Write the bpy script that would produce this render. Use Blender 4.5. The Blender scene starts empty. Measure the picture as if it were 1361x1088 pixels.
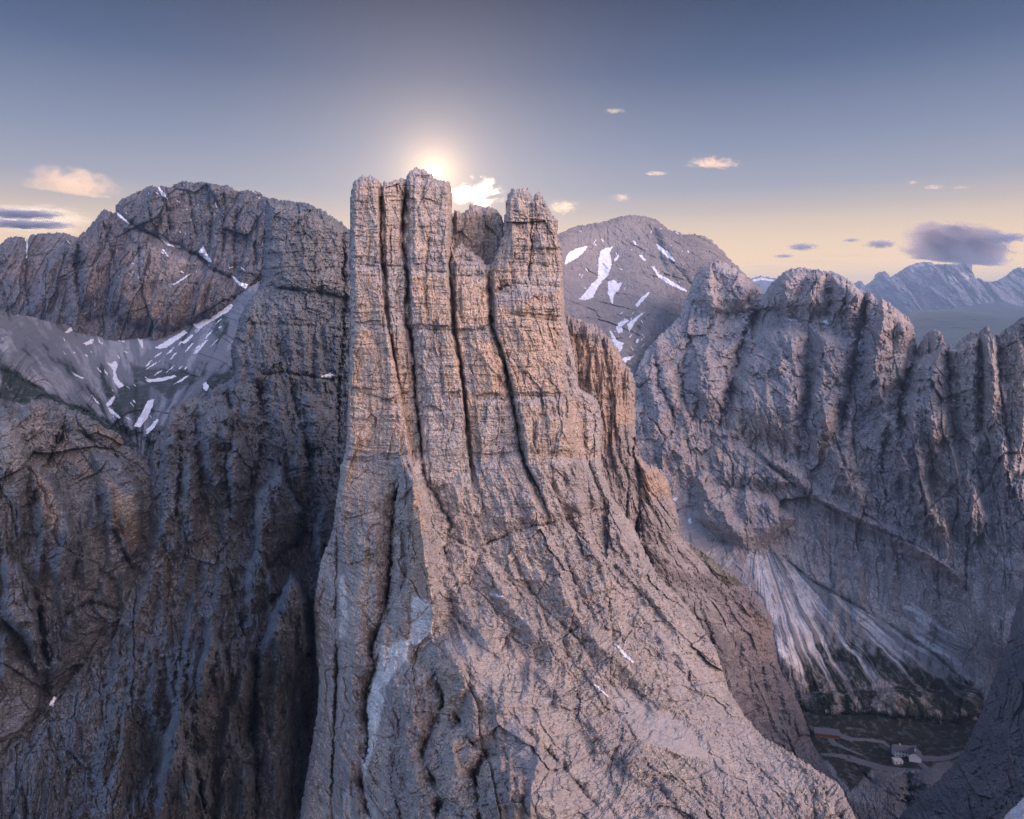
import bpy, math, random
import numpy as np
F = np.float32
# ------------------------------------------------------------------ camera, world, sun, exposure
scene = bpy.context.scene
CX, VH, FP = 680.5, 400.0, 887.0          # photograph: principal column, horizon row, focal length in its pixels
cam_d = bpy.data.cameras.new('camera'); cam = bpy.data.objects.new('camera', cam_d)
scene.collection.objects.link(cam); scene.camera = cam
cam.location = (0, 0, 0); cam.rotation_euler = (math.radians(90), 0, 0)
cam_d.sensor_width = 36; cam_d.lens = 36*FP/1361; cam_d.shift_y = -(544-VH)/1361
cam_d.clip_start = 1; cam_d.clip_end = 120000
scene.view_settings.view_transform = 'Standard'; scene.view_settings.look = 'None'
scene.view_settings.exposure = 0.0; scene.view_settings.gamma = 1
scene.cycles.use_denoising = True; scene.cycles.denoising_input_passes = 'RGB_ALBEDO_NORMAL'; scene.cycles.denoising_prefilter = 'NONE'
scene.cycles.max_bounces = 6; scene.cycles.diffuse_bounces = 3; scene.cycles.volume_bounces = 4
scene.cycles.transparent_max_bounces = 16; scene.cycles.caustics_reflective = False; scene.cycles.caustics_refractive = False
SU, SV = 577.0, 229.0                       # the sun behind the middle tower
sd = np.array([(SU-CX)/FP, 1.0, (VH-SV)/FP]); sd /= np.linalg.norm(sd)
sun_el = math.asin(sd[2]); sun_az = math.atan2(sd[0], sd[1])
sun_l = bpy.data.lights.new('sun', 'SUN'); sun = bpy.data.objects.new('sun', sun_l); scene.collection.objects.link(sun)
sun_l.energy = 4.0; sun_l.angle = math.radians(0.5); sun_l.color = (1.0, 0.72, 0.45)
from mathutils import Vector
sun.rotation_euler = Vector((-sd[0], -sd[1], -sd[2])).to_track_quat('-Z', 'Y').to_euler()

class NT:
    """small helper for node trees"""
    def __init__(s, tree): s.t = tree; tree.nodes.clear()
    def n(s, typ, **kw):
        nd = s.t.nodes.new(typ)
        for k, v in kw.items():
            if k.startswith('i_'): nd.inputs[k[2:].replace('_', ' ')].default_value = v
            else: setattr(nd, k, v)
        return nd
    def l(s, a, b): s.t.links.new(a, b)
    def val(s, x, sock):
        if isinstance(x, (int, float)): sock.default_value = x
        elif isinstance(x, tuple): sock.default_value = x
        else: s.l(x, sock)
    def math(s, op, a, b=0.0, c=None, clamp=False):
        nd = s.n('ShaderNodeMath', operation=op, use_clamp=clamp)
        s.val(a, nd.inputs[0]); s.val(b, nd.inputs[1])
        if c is not None: s.val(c, nd.inputs[2])
        return nd.outputs[0]
    def mix(s, f, a, b, blend='MIX', clamp=False):
        nd = s.n('ShaderNodeMix', data_type='RGBA', blend_type=blend, clamp_result=clamp)
        s.val(f, nd.inputs[0]); s.val(a, nd.inputs[6]); s.val(b, nd.inputs[7])
        return nd.outputs[2]
    def ramp(s, fac, stops, interp='LINEAR'):
        nd = s.n('ShaderNodeValToRGB'); cr = nd.color_ramp; cr.interpolation = interp
        while len(cr.elements) < len(stops): cr.elements.new(0.5)
        for e, (p, c) in zip(cr.elements, stops):
            e.position = p; e.color = (c[0], c[1], c[2], 1) if isinstance(c, (tuple, list)) else (c, c, c, 1)
        s.l(fac, nd.inputs[0]); return nd.outputs[0]
    def mr(s, x, a, b, c=0.0, d=1.0, interp='LINEAR'):
        nd = s.n('ShaderNodeMapRange', interpolation_type=interp)
        s.l(x, nd.inputs[0]); nd.inputs[1].default_value = a; nd.inputs[2].default_value = b
        nd.inputs[3].default_value = c; nd.inputs[4].default_value = d
        return nd.outputs[0]
    def noise(s, vec, scale, detail=4, rough=0.55, dist=0.0):
        nd = s.n('ShaderNodeTexNoise'); s.l(vec, nd.inputs['Vector'])
        nd.inputs['Scale'].default_value = scale; nd.inputs['Detail'].default_value = detail
        nd.inputs['Roughness'].default_value = rough; nd.inputs['Distortion'].default_value = dist
        return nd.outputs[0]
    def scale(s, vec, sx, sy, sz):
        nd = s.n('ShaderNodeVectorMath', operation='MULTIPLY'); s.l(vec, nd.inputs[0]); nd.inputs[1].default_value = (sx, sy, sz)
        return nd.outputs[0]

def lin(r, g, b):
    f = lambda c: (c/255/12.92) if c/255 <= 0.04045 else ((c/255+0.055)/1.055)**2.4
    return (f(r), f(g), f(b), 1.0)

world = bpy.data.worlds.new('World'); scene.world = world; world.use_nodes = True
w = NT(world.node_tree)
tc = w.n('ShaderNodeTexCoord'); D = tc.outputs['Generated']
sep = w.n('ShaderNodeSeparateXYZ'); w.l(D, sep.inputs[0]); dx, dy, dz = sep.outputs
def dot(v):
    nd = w.n('ShaderNodeVectorMath', operation='DOT_PRODUCT'); w.l(D, nd.inputs[0]); nd.inputs[1].default_value = v
    return nd.outputs['Value']
# elevation gradient of the dawn sky on the sun's side
front = w.ramp(w.mr(dz, -0.05, 0.45), [(0.0, lin(240,200,150)), (0.10, (1.0,.70,.27)), (0.20, (1.05,.70,.33)), (0.32, lin(222,198,172)), (0.42, lin(166,166,176)),
                                     (0.54, lin(134,143,166)), (0.74, lin(79,97,130)), (0.92, lin(42,60,92)), (1.0, lin(33,49,79))])
# the sky over and behind the viewer: cold blue, plus a warm key glow added low on the right to light the rock
side = w.ramp(w.mr(dz, -0.05, 1.0), [(0.0, (0.08,0.13,0.25)), (0.2, (0.50,0.64,0.96)), (0.5, (0.45,0.59,0.96)), (1.0, (0.26,0.36,0.68))])
kd = dot((0.72, -0.65, 0.24)); lobe = w.math('POWER', w.math('MAXIMUM', kd, 0.0), 9.0)
def addc(base, fac, col):
    m = w.n('ShaderNodeMix', data_type='RGBA', blend_type='ADD'); m.inputs[0].default_value = 1
    c = w.n('ShaderNodeVectorMath', operation='SCALE'); c.inputs[0].default_value = col[:3]; w.l(fac, c.inputs[3])
    w.l(base, m.inputs[6]); w.l(c.outputs[0], m.inputs[7]); return m.outputs[2]
back_sky = addc(w.mix(1.0, side, (1.3,1.3,1.35,1), 'MULTIPLY'), lobe, (18.5, 12.4, 10.2))
kd2 = dot((-0.58, -0.66, 0.48)); lobe2 = w.math('POWER', w.math('MAXIMUM', kd2, 0.0), 3.0)  # blue fill glow added behind the viewer to brighten the left walls
back_sky = addc(back_sky, lobe2, (0.50, 0.80, 1.30))
behind = w.mr(dy, 0.40, -0.45, 0, 1, 'SMOOTHSTEP')
lowg = w.math('MULTIPLY', w.mr(dz, 0.13, 0.02), 0.5)
front = addc(front, lowg, (0.75, 0.48, 0.16))
sky = w.mix(behind, front, back_sky)
zen = w.mr(dz, 0.42, 0.75, 0, 1, 'SMOOTHSTEP')
sky = w.mix(w.math('MULTIPLY', zen, w.math('SUBTRACT', 1.0, behind)), sky, (0.20,0.26,0.44,1))
# glow round the sun
ds = dot(tuple(sd))
ang = w.math('ARCCOSINE', w.math('MINIMUM', ds, 1.0))
g1 = w.math('POWER', 2.718, w.math('MULTIPLY', ang, -7.5))
g2 = w.math('POWER', 2.718, w.math('MULTIPLY', ang, -40.0))
core = w.mr(ang, 0.013, 0.006)
low = w.mr(dz, -0.03, 0.0)
sky = w.mix(low, (0.05,0.06,0.08,1), sky)
sky = addc(sky, g1, (0.44,0.30,0.18,1))
sky = addc(sky, g2, (1.8,1.15,0.55,1))
sky = addc(sky, core, (30,22,12,1))
# faint high streaks of cirrus low over the horizon
cv = w.n('ShaderNodeVectorMath', operation='DIVIDE'); w.l(D, cv.inputs[0])
cy = w.n('ShaderNodeCombineXYZ'); dyc = w.math('MAXIMUM', dy, 0.05); [w.l(dyc, cy.inputs[i]) for i in range(3)]
w.l(cy.outputs[0], cv.inputs[1])
st = w.noise(w.scale(cv.outputs[0], 5, 1, 42), 1.0, 6, 0.6, 0.4)
stf = w.math('MULTIPLY', w.mr(st, 0.52, 0.75, 0, 0.5), w.math('MULTIPLY', w.mr(dz, 0.13, 0.05), w.mr(dz, 0.0, 0.02)))
stf = w.math('MULTIPLY', stf, w.mr(dy, 0.3, 0.6))
sky = w.mix(stf, sky, lin(252, 214, 150))
st2 = w.math('MULTIPLY', w.mr(w.noise(w.scale(cv.outputs[0], 6, 3, 60), 1.3, 4, 0.55, 0.3), 0.62, 0.78, 0, 0.45), w.math('MULTIPLY', w.mr(dz, 0.10, 0.06), w.mr(dy, 0.3, 0.6)))
sky = w.mix(st2, sky, lin(176, 162, 160))
nish = w.n('ShaderNodeTexSky', sky_type='NISHITA', sun_disc=False, sun_elevation=sun_el, sun_rotation=sun_az, altitude=2600)
bg1 = w.n('ShaderNodeBackground'); w.l(nish.outputs[0], bg1.inputs[0]); bg1.inputs[1].default_value = 0.004
bg2 = w.n('ShaderNodeBackground'); w.l(sky, bg2.inputs[0]); bg2.inputs[1].default_value = 1.0
ad = w.n('ShaderNodeAddShader'); w.l(bg1.outputs[0], ad.inputs[0]); w.l(bg2.outputs[0], ad.inputs[1])
ow = w.n('ShaderNodeOutputWorld'); w.l(ad.outputs[0], ow.inputs[0])

# ------------------------------------------------------------------ noise
def h2(ix, iy, seed):
    h = (ix.astype(np.int64)*374761393 + iy.astype(np.int64)*668265263 + seed*1442695041) & 0xFFFFFFFF
    h = ((h ^ (h >> 13))*1274126177) & 0xFFFFFFFF
    h = (h ^ (h >> 16)) & 0xFFFFFFFF
    return h
def r01(ix, iy, seed): return (h2(ix, iy, seed)/4294967296.0).astype(F)
def perlin(x, y, seed=0):
    x = np.asarray(x, F); y = np.asarray(y, F)
    ix = np.floor(x); iy = np.floor(y); fx = x-ix; fy = y-iy
    u = fx*fx*fx*(fx*(fx*6-15)+10); v = fy*fy*fy*(fy*(fy*6-15)+10)
    def g(a, b):
        t = r01(ix+a, iy+b, seed)*F(6.28318)
        return np.cos(t)*(fx-a)+np.sin(t)*(fy-b)
    a = g(0,0); b = g(1,0); c = g(0,1); d = g(1,1)
    return (a+(b-a)*u+(c-a)*v+(a-b-c+d)*u*v)*F(1.5)
def fbm(x, y, seed=0, o=4, gain=0.5):
    s = 0; a = 1.0; t = 0
    for i in range(o):
        s = s+a*perlin(x*2.03**i, y*2.03**i, seed+i*17); t += a; a *= gain
    return s/t
def ridged(x, y, seed=0, o=3):
    s = 0; a = 1.0; t = 0
    for i in range(o):
        s = s+a*(1-np.abs(perlin(x*2.1**i, y*1.9**i, seed+i*31))*1.6); t += a; a *= 0.5
    return s/t
def voro(x, y, seed=0):
    """distance to the cell border, a random value, and a random plane per cell (for flat facets)"""
    ix = np.floor(x); iy = np.floor(y)
    f1 = np.full(x.shape, 9, F); f2 = np.full(x.shape, 9, F); cid = np.zeros(x.shape, F); ox = np.zeros(x.shape, F); oy = np.zeros(x.shape, F)
    for a in (-1,0,1):
        for b in (-1,0,1):
            r1 = r01(ix+a, iy+b, seed); r2 = r01(ix+a, iy+b, seed+7)
            px = ix+a+r1; py = iy+b+r2
            d = np.sqrt((px-x)**2+(py-y)**2)
            m = d < f1
            f2 = np.where(m, f1, np.minimum(f2, d)); cid = np.where(m, r01(ix+a, iy+b, seed+13), cid)
            ox = np.where(m, x-px, ox); oy = np.where(m, y-py, oy); f1 = np.where(m, d, f1)
    t1 = np.sin(cid*91.7); t2 = np.cos(cid*57.3)
    return f2-f1, cid, t1*ox*1.1+t2*oy*0.5

def rock(c, z, w, seed, strata=1.0, blocks=1.0, ribs=1.0, fine=1.0, zs=None):
    """relief of a dolomite wall, metres towards the viewer: ribs, flat fissured blocks, bedding, grain"""
    if zs is None: zs = z
    wx = c+0.45*w*fbm(c/(1.8*w), z/(4*w), seed, 3)+0.06*w*fbm(c/(.3*w), z/(.6*w), seed+3, 3)
    zz = z+0.35*w*fbm(c/(2.5*w), z/(1.5*w), seed+5, 4)
    zq = zs+0.30*w*fbm(c/(3.5*w), z/(2*w), seed+6, 4)
    r = ribs*0.42*w*(ridged(wx/(1.6*w), z/(9*w), seed+1, 3)-0.55)
    e, cid, pl = voro(wx/(1.15*w), zz/(4.6*w), seed+20)
    r += ribs*w*(0.30*cid+0.42*pl-0.10*(1-np.clip(e/0.06, 0, 1))**2)
    r += ribs*0.14*w*ridged(wx/(0.5*w), z/(3.2*w), seed+2, 2)
    e, cid, pl = voro(wx/(.46*w), zz/(1.5*w), seed+21)
    r += blocks*w*(0.15*cid+0.17*pl-0.07*(1-np.clip(e/0.08, 0, 1))**2)
    e, cid, pl = voro(wx/(.17*w), zz/(.36*w), seed+22)
    r += blocks*w*(0.045*cid+0.05*pl-0.03*(1-np.clip(e/0.2, 0, 1))**2)
    s1 = perlin(zq/(.55*w), c/(7*w), seed+8); s2 = perlin(zq/(.15*w), c/(2.2*w), seed+9)
    mod = np.clip(0.5+1.3*fbm(c/(1.6*w), z/(2.5*w), seed+10, 2), 0, 1)
    r += strata*w*mod*(0.05*np.tanh(s1*5)-0.05*np.exp(-(s1/0.05)**2)+0.02*np.tanh(s2*4)-0.022*np.exp(-(s2/0.09)**2))
    r += fine*w*(0.08*fbm(c/(.22*w), z/(.3*w), seed+11, 4, 0.62))
    return r.astype(F)

# ------------------------------------------------------------------ relief layers
def resample(p, n=4):
    return np.array(p, float)
def inside(u, v, poly):
    p = np.array(poly, float); r = np.zeros(u.shape, bool)
    x0, y0 = p[-1]
    for x1, y1 in p:
        if y0 != y1:
            c = ((y1 > v) != (y0 > v)) & (u < (x0-x1)*(v-y1)/(y0-y1)+x1)
            r ^= c
        x0, y0 = x1, y1
    return r
def pdist(u, v, line, taper=False):
    p = np.array(line, float); best = np.full(u.shape, 1e9, F); bt = np.zeros(u.shape, F)
    L = np.hypot(*np.diff(p, axis=0).T); T = max(L.sum(), 1e-6); acc = 0
    for (x0, y0), (x1, y1), l in zip(p[:-1], p[1:], L):
        dx_, dy_ = x1-x0, y1-y0
        t = np.clip(((u-x0)*dx_+(v-y0)*dy_)/max(l*l, 1e-9), 0, 1)
        d = np.hypot(u-x0-t*dx_, v-y0-t*dy_)
        m = d < best; best = np.where(m, d, best)
        if taper: bt = np.where(m, (acc+t*l)/T, bt)
        acc += l
    return (best.astype(F), bt) if taper else best.astype(F)
def tps(ctrl, u, v):
    c = np.array(ctrl, float); x = c[:, 0]/500; y = c[:, 1]/500; h = np.log(c[:, 2])
    def k(r2): return np.where(r2 > 0, r2*np.log(r2+1e-12), 0)
    n = len(c); A = np.zeros((n+3, n+3)); r2 = (x[:, None]-x)**2+(y[:, None]-y)**2
    A[:n, :n] = k(r2)+np.eye(n)*1e-3; A[:n, n] = A[n, :n] = 1; A[:n, n+1] = A[n+1, :n] = x; A[:n, n+2] = A[n+2, :n] = y
    s = np.linalg.solve(A, np.r_[h, 0, 0, 0]); out = s[n]+s[n+1]*u/500+s[n+2]*v/500
    for i in range(n):
        q = (u/500-x[i])**2+(v/500-y[i])**2
        out = out+s[i]*k(q)
    return np.exp(out).astype(F)

def ray(u, v, Y):
    return np.stack([(u-CX)/FP*Y, Y, (VH-v)/FP*Y], -1)

def mesh_obj(name, P, faces, mats, attrs=None, smooth=True, origin=None):
    me = bpy.data.meshes.new(name); n = len(P)
    if origin is None:
        lo = P.min(0); hi = P.max(0); origin = np.array([(lo[0]+hi[0])/2, (lo[1]+hi[1])/2, lo[2]])
    origin = np.array(origin, float)
    Q = (P-origin).astype(F)
    me.vertices.add(n); me.vertices.foreach_set('co', Q.ravel())
    f = np.asarray(faces, np.int32); k = f.shape[1]
    me.loops.add(f.size); me.loops.foreach_set('vertex_index', f.ravel())
    me.polygons.add(len(f)); me.polygons.foreach_set('loop_start', np.arange(0, f.size, k, dtype=np.int32))
    me.polygons.foreach_set('use_smooth', np.full(len(f), smooth))
    me.update(calc_edges=True)
    for a, d in (attrs or {}).items():
        at = me.attributes.new(a, 'FLOAT', 'POINT'); at.data.foreach_set('value', d.astype(F).ravel())
    me.materials.append(mats)
    ob = bpy.data.objects.new(name, me); ob.location = origin
    scene.collection.objects.link(ob)
    return ob
def tag(o, label=None, cat=None, group=None, kind=None):
    if label: o['label'] = label
    if cat: o['category'] = cat
    if group: o['group'] = group
    if kind: o['kind'] = kind
    return o

class Layer:
    def __init__(s, box, step, region, sil, ctrl, top=(20, 15.0), edge=2.0, seed=1):
        u0, v0, u1, v1 = box; s.u0, s.v0, s.step = u0, v0, step
        nu = int((u1-u0)/step)+1; nv = int((v1-v0)/step)+1; s.nu, s.nv = nu, nv
        V, U = np.meshgrid(v0+step*np.arange(nv), u0+step*np.arange(nu), indexing='ij')
        s.U = U.astype(F); s.V = V.astype(F); s.seed = seed
        n1 = fbm(s.U/9, s.V/9, seed+91, 3)+.5*perlin(s.U/2.8, s.V/5, seed+93); n2 = fbm(s.U/9+50, s.V/9, seed+92, 3)+.7*perlin(s.U/3.1, s.V/9, seed+94)
        s.Uw = s.U+edge*n1*1.2; s.Vw = s.V+edge*n2*1.6     # the outline traced from the picture, roughened
        s.mask = inside(s.Uw, s.Vw, region)
        s.base = tps(ctrl, s.U, s.V)
        s.Y = s.base.copy()
        s.sd = np.full(s.U.shape, 1e3, F)
        for l in sil: s.sd = np.minimum(s.sd, pdist(s.Uw, s.Vw, l))
        R, T = top
        t = np.clip(s.sd/R, 0, 1)
        s.Y += T*(1-np.sqrt(np.clip(1-(1-t)**2, 0, 1)))
        s.thick = T
        s.mpp = s.base/FP                                   # metres per pixel
        s.att = {k: np.zeros(s.U.shape, F) for k in ('warm', 'pale', 'scree', 'grass')}
    def coords(s, gl=None, gr=None, wm=None):
        """along-wall coordinate in metres (following two guide lines if given) and length down the face in metres"""
        Z = (VH-s.V)/FP*s.base
        B = s.base; seg = np.hypot(np.diff(Z, axis=0), np.minimum(np.abs(np.diff(B, axis=0)), 4*np.abs(np.diff(Z, axis=0))+.4*s.mpp[1:]))
        A = np.vstack([np.zeros((1, s.nu)), -np.cumsum(seg, axis=0)])+Z[:1]
        A = A.astype(F); s.Z = Z
        if gl is None: return (s.U-CX)/FP*s.base, A
        gl = np.array(sorted(gl, key=lambda q: q[1]), float); gr = np.array(sorted(gr, key=lambda q: q[1]), float)
        a = np.interp(s.V[:, 0], gl[:, 1], gl[:, 0]); b = np.interp(s.V[:, 0], gr[:, 1], gr[:, 0])
        return ((s.U-a[:, None])/(b-a)[:, None]*wm).astype(F), A
    def _bb(s, pts, pad):
        p = np.array(pts, float)
        i0 = max(int((p[:, 1].min()-pad-s.v0)/s.step), 0); i1 = min(int((p[:, 1].max()+pad-s.v0)/s.step)+1, s.nv)
        j0 = max(int((p[:, 0].min()-pad-s.u0)/s.step), 0); j1 = min(int((p[:, 0].max()+pad-s.u0)/s.step)+1, s.nu)
        return slice(i0, i1), slice(j0, j1)
    def crack(s, line, w_, depth, jit=3.0, asym=0.0):
        """a cleft: narrow, ragged, broken along its length; asym leans its gentle side left (-) or right (+)"""
        q = s._bb(line, w_*6+10)
        U, V = s.U[q], s.V[q]
        if U.size == 0: return
        k = abs(hash((round(line[0][0]), round(line[0][1])))) % 97
        a = jit*fbm(U/14, V/14, s.seed+55, 3)+0.8*fbm(U/3.2, V/4.5, s.seed+56, 3)*min(w_, 4)
        d, t = pdist(U+a, V+a*0.6, line, True)
        d = np.abs(d+0.35*w_*fbm(U/5, V/5, s.seed+58, 2))
        p = np.array(line, float)
        f = np.minimum(1, np.minimum(t, 1-t)*6+0.15)*(0.72+0.75*perlin(t*len(line)*1.9+k, t*0+0.5, s.seed+k))
        ww = w_*(0.65+0.5*perlin(t*len(line)*2.7+k, t*0+7.5, s.seed+k))
        if asym:
            o = np.argsort(p[:, 1]); sg = np.sign(U+a-np.interp(V, p[o, 1], p[o, 0]))
            ww = ww*np.where(sg*asym > 0, 1+3*abs(asym), 0.8)
        s.Y[q] += (depth*np.clip(f, 0.1, 1.3)*np.exp(-np.clip(d, 0, None)/(ww+.3))).astype(F)
    def ridge(s, line, w_, h, jit=3.0, fade=6):
        q = s._bb(line, w_*1.1+8)
        U, V = s.U[q], s.V[q]
        if U.size == 0: return
        a = jit*fbm(U/14, V/14, s.seed+57, 3)
        d, t = pdist(U+a, V, line, True)
        f = np.minimum(1, np.minimum(t, 1-t)*fade+0.1) if fade else 1
        s.Y[q] -= (h*f*np.clip(1-d/w_, 0, 1)**1.3).astype(F)
    def bump(s, poly, h, w_, jit=3.0, bottom=True, tilt=0.0, fd=0.45):
        q = s._bb(poly, 6)
        U, V = s.U[q], s.V[q]
        if U.size == 0: return
        a = jit*fbm(U/12, V/12, s.seed+59, 3); b = jit*fbm(U/12+9, V/12, s.seed+60, 3)
        m = inside(U+a, V+b, poly); d = pdist(U+a, V+b, list(poly)+[poly[0]])
        t = np.clip(d/w_, 0, 1); pr = 1-(1-t)**2.6
        if tilt: h = h*(1+tilt*(U-np.mean([k[0] for k in poly]))/(np.ptp([k[0] for k in poly])/2))
        if bottom:
            p = np.array(poly); y0, y1 = p[:, 1].min(), p[:, 1].max()
            pr = pr*np.clip((y1-V)/(fd*(y1-y0)), 0, 1)
        s.Y[q] -= np.where(m, h*pr, 0).astype(F)
    def spires(s, n, seed, box, wpx=(8, 16), lpx=(50, 110), h=(8, 18), lean=0.0):
        rg = random.Random(seed); acc = np.zeros(s.U.shape, F)
        for i in range(n):
            u = rg.uniform(box[0], box[2]); v = rg.uniform(box[1], box[3]); W = rg.uniform(*wpx); L = rg.uniform(*lpx); H = rg.uniform(*h); le = lean+rg.uniform(-.12, .12)
            q = s._bb([(u-W*1.5, v-3), (u+W*1.5, v+L)], 10+abs(le)*L); U, V = s.U[q], s.V[q]
            if U.size == 0: continue
            t = (V-v)/L; a = W*0.35*fbm(U/8+i, V/10, seed+1, 3)
            wd = W*(0.22+np.clip(t, 0, 1))
            p = np.clip(1-np.abs(U+a-u-le*(V-v))/wd, 0, 1)**0.8*np.clip(t*14, 0, 1)*(0.3+0.7*np.clip(t, 0, 1))*np.clip((1.05-t)/0.35, 0, 1)
            acc[q] = np.maximum(acc[q], H*p)
        s.Y -= acc
    def paint(s, name, poly, amt=1.0, soft=10, ns=14, thr=0.0):
        q = s._bb(poly, soft*1.5)
        U, V = s.U[q], s.V[q]
        if U.size == 0: return
        m = inside(U, V, poly); d = pdist(U, V, list(poly)+[poly[0]])
        sdv = np.where(m, d, -d)/soft+thr+1.1*fbm(U/ns, V/(ns*1.6), s.seed+71, 4)
        s.att[name][q] = np.maximum(s.att[name][q], amt*np.clip(sdv*1.5+0.5, 0, 1))
    def at(s, u, v):
        """surface depth at a pixel"""
        i = np.clip((np.asarray(v)-s.v0)/s.step, 0, s.nv-1.001); j = np.clip((np.asarray(u)-s.u0)/s.step, 0, s.nu-1.001)
        i0 = i.astype(int); j0 = j.astype(int); a = i-i0; b = j-j0; Y = s.Y
        return Y[i0, j0]*(1-a)*(1-b)+Y[i0+1, j0]*a*(1-b)+Y[i0, j0+1]*(1-a)*b+Y[i0+1, j0+1]*a*b
    def build(s, parts, mat, back=None):
        """parts: list of (name, selector over face centres or None, tag kwargs); first match wins"""
        m = s.mask; fm = m[:-1, :-1] & m[1:, :-1] & m[:-1, 1:] & m[1:, 1:]
        idx = np.arange(s.nu*s.nv).reshape(s.nv, s.nu)
        fu = s.U[:-1, :-1]+s.step/2; fv = s.V[:-1, :-1]+s.step/2
        own = np.full(fm.shape, -1); free = fm.copy()
        for k, (nm, selr, kw) in enumerate(parts):
            sl = free if selr is None else (free & selr(fu, fv)); own[sl] = k; free &= ~sl
        P = ray(s.U, s.V, s.Y).reshape(-1, 3)
        back = s.thick*1.5 if back is None else back
        for k, (nm, selr, kw) in enumerate(parts):
            kw = dict(kw); mt_ = kw.pop('mat', mat)
            o = own == k
            i, j = np.nonzero(o)
            if len(i) == 0: continue
            quads = np.stack([idx[i, j], idx[i+1, j], idx[i+1, j+1], idx[i, j+1]], -1)
            # edges on the silhouette get a flank that runs back into the mountain
            pad = np.zeros((s.nv+1, s.nu+1), bool); pad[1:-1, 1:-1] = fm
            E = []
            for (di, dj, a, b) in ((0,-1,(0,0),(1,0)), (0,1,(1,1),(0,1)), (-1,0,(0,1),(0,0)), (1,0,(1,0),(1,1))):
                out = ~pad[i+1+di, j+1+dj]
                E.append(np.stack([idx[i[out]+a[0], j[out]+a[1]], idx[i[out]+b[0], j[out]+b[1]]], -1))
            E = np.concatenate(E)
            used = np.unique(quads); remap = np.full(s.nu*s.nv, -1); remap[used] = np.arange(len(used))
            V_ = P[used]; Fq = remap[quads]
            att = {a: d.reshape(-1)[used] for a, d in s.att.items()}
            if len(E):
                bu = np.unique(E); c = s.mask.reshape(-1)
                src = P[bu]
                prev = remap[bu]; lst = [V_]; off = len(V_); fl = [Fq]; al = {a: [att[a]] for a in att}
                for row, (bk, dn) in enumerate(((0.35, 0.0), (1.0, 0.12))):
                    Q = src.copy(); sc = (Q[:, 1]+bk*back)/Q[:, 1]; Q = Q*sc[:, None]; Q[:, 2] -= dn*back
                    m2 = np.full(s.nu*s.nv, -1); m2[bu] = off+np.arange(len(bu))
                    m1 = np.full(s.nu*s.nv, -1); m1[bu] = prev
                    fl.append(np.stack([m1[E[:, 1]], m1[E[:, 0]], m2[E[:, 0]], m2[E[:, 1]]], -1))
                    lst.append(Q); off += len(bu); prev = m2[bu]
                    for a in att: al[a].append(s.att[a].reshape(-1)[bu])
                V_ = np.concatenate(lst); Fq = np.concatenate(fl); att = {a: np.concatenate(x) for a, x in al.items()}
            tag(mesh_obj(nm, V_, Fq, mt_, att, smooth=False), **kw)
    def flecks(s, items, mat, h, label):
        """scattered bits of snow nobody would count, as one mesh: (u, v, length, width, slope)"""
        Ps, Fs, off = [], [], 0; rg = random.Random(len(items))
        for (u, v, l, w_, a) in items:
            n = 9; ts = np.linspace(-1, 1, n); ca, sa = math.cos(a), math.sin(a)
            hw = w_*np.sqrt(np.clip(1-ts**2, 0.02, 1))*np.array([rg.uniform(.4, 1.1) for _ in ts]); of = np.array([rg.uniform(-.5, .5) for _ in ts])*w_
            cu = u+ts*l*ca-of*sa; cv = v+ts*l*sa+of*ca
            uu = np.concatenate([cu+hw*sa, cu, cu-hw*sa]); vv = np.concatenate([cv-hw*ca, cv, cv+hw*ca])
            Y = s.at(uu, vv)-h; Ps.append(ray(uu, vv, Y))
            i = np.arange(n-1)
            for r in (0, 1): Fs.append(np.stack([r*n+i, r*n+i+1, (r+1)*n+i+1, (r+1)*n+i], -1)+off)
            off += 3*n
        tag(mesh_obj('snow', np.concatenate(Ps), np.concatenate(Fs), mat), label, kind='stuff')
    def patch(s, name, poly, mat, h=0.5, step=0.6, edge=1.2, soft=2.5, **kw):
        p = np.array(poly, float); u0, v0 = p.min(0)-3; u1, v1 = p.max(0)+3
        nu = int((u1-u0)/step)+1; nv = int((v1-v0)/step)+1
        V, U = np.meshgrid(v0+step*np.arange(nv), u0+step*np.arange(nu), indexing='ij')
        a = edge*fbm(U/3.5, V/3.5, 5, 3)*1.4; b = edge*fbm(U/3.5+9, V/3.5, 6, 3)*1.4
        d = pdist(U, V, list(poly)+[poly[0]]); sg = np.where(inside(U, V, poly), d, -d)+0.35
        m = sg-0.45+a*1.1+1.3*edge*fbm(U/1.6, V/1.6, 8, 3) > 0; d = np.maximum(sg, 0)
        # snow fills the hollows: smooth the surface underneath, never below it
        Y = s.at(U, V); Ys = Y.copy()
        for _ in range(6):
            Ys[1:-1, 1:-1] = (Ys[:-2, 1:-1]+Ys[2:, 1:-1]+Ys[1:-1, :-2]+Ys[1:-1, 2:])/4
        Yp = np.minimum(Y, Ys)-h*np.clip(0.35+d/soft, 0, 1)
        fm = m[:-1, :-1] & m[1:, :-1] & m[:-1, 1:] & m[1:, 1:]
        i, j = np.nonzero(fm)
        if len(i) == 0: print('EMPTY PATCH', name, poly[:2]); return None
        idx = np.arange(nu*nv).reshape(nv, nu)
        quads = np.stack([idx[i, j], idx[i+1, j], idx[i+1, j+1], idx[i, j+1]], -1)
        used, inv = np.unique(quads, return_inverse=True)
        o = mesh_obj(name, ray(U, V, Yp).reshape(-1, 3)[used], inv.reshape(quads.shape), mat)
        return tag(o, **kw)

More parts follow.
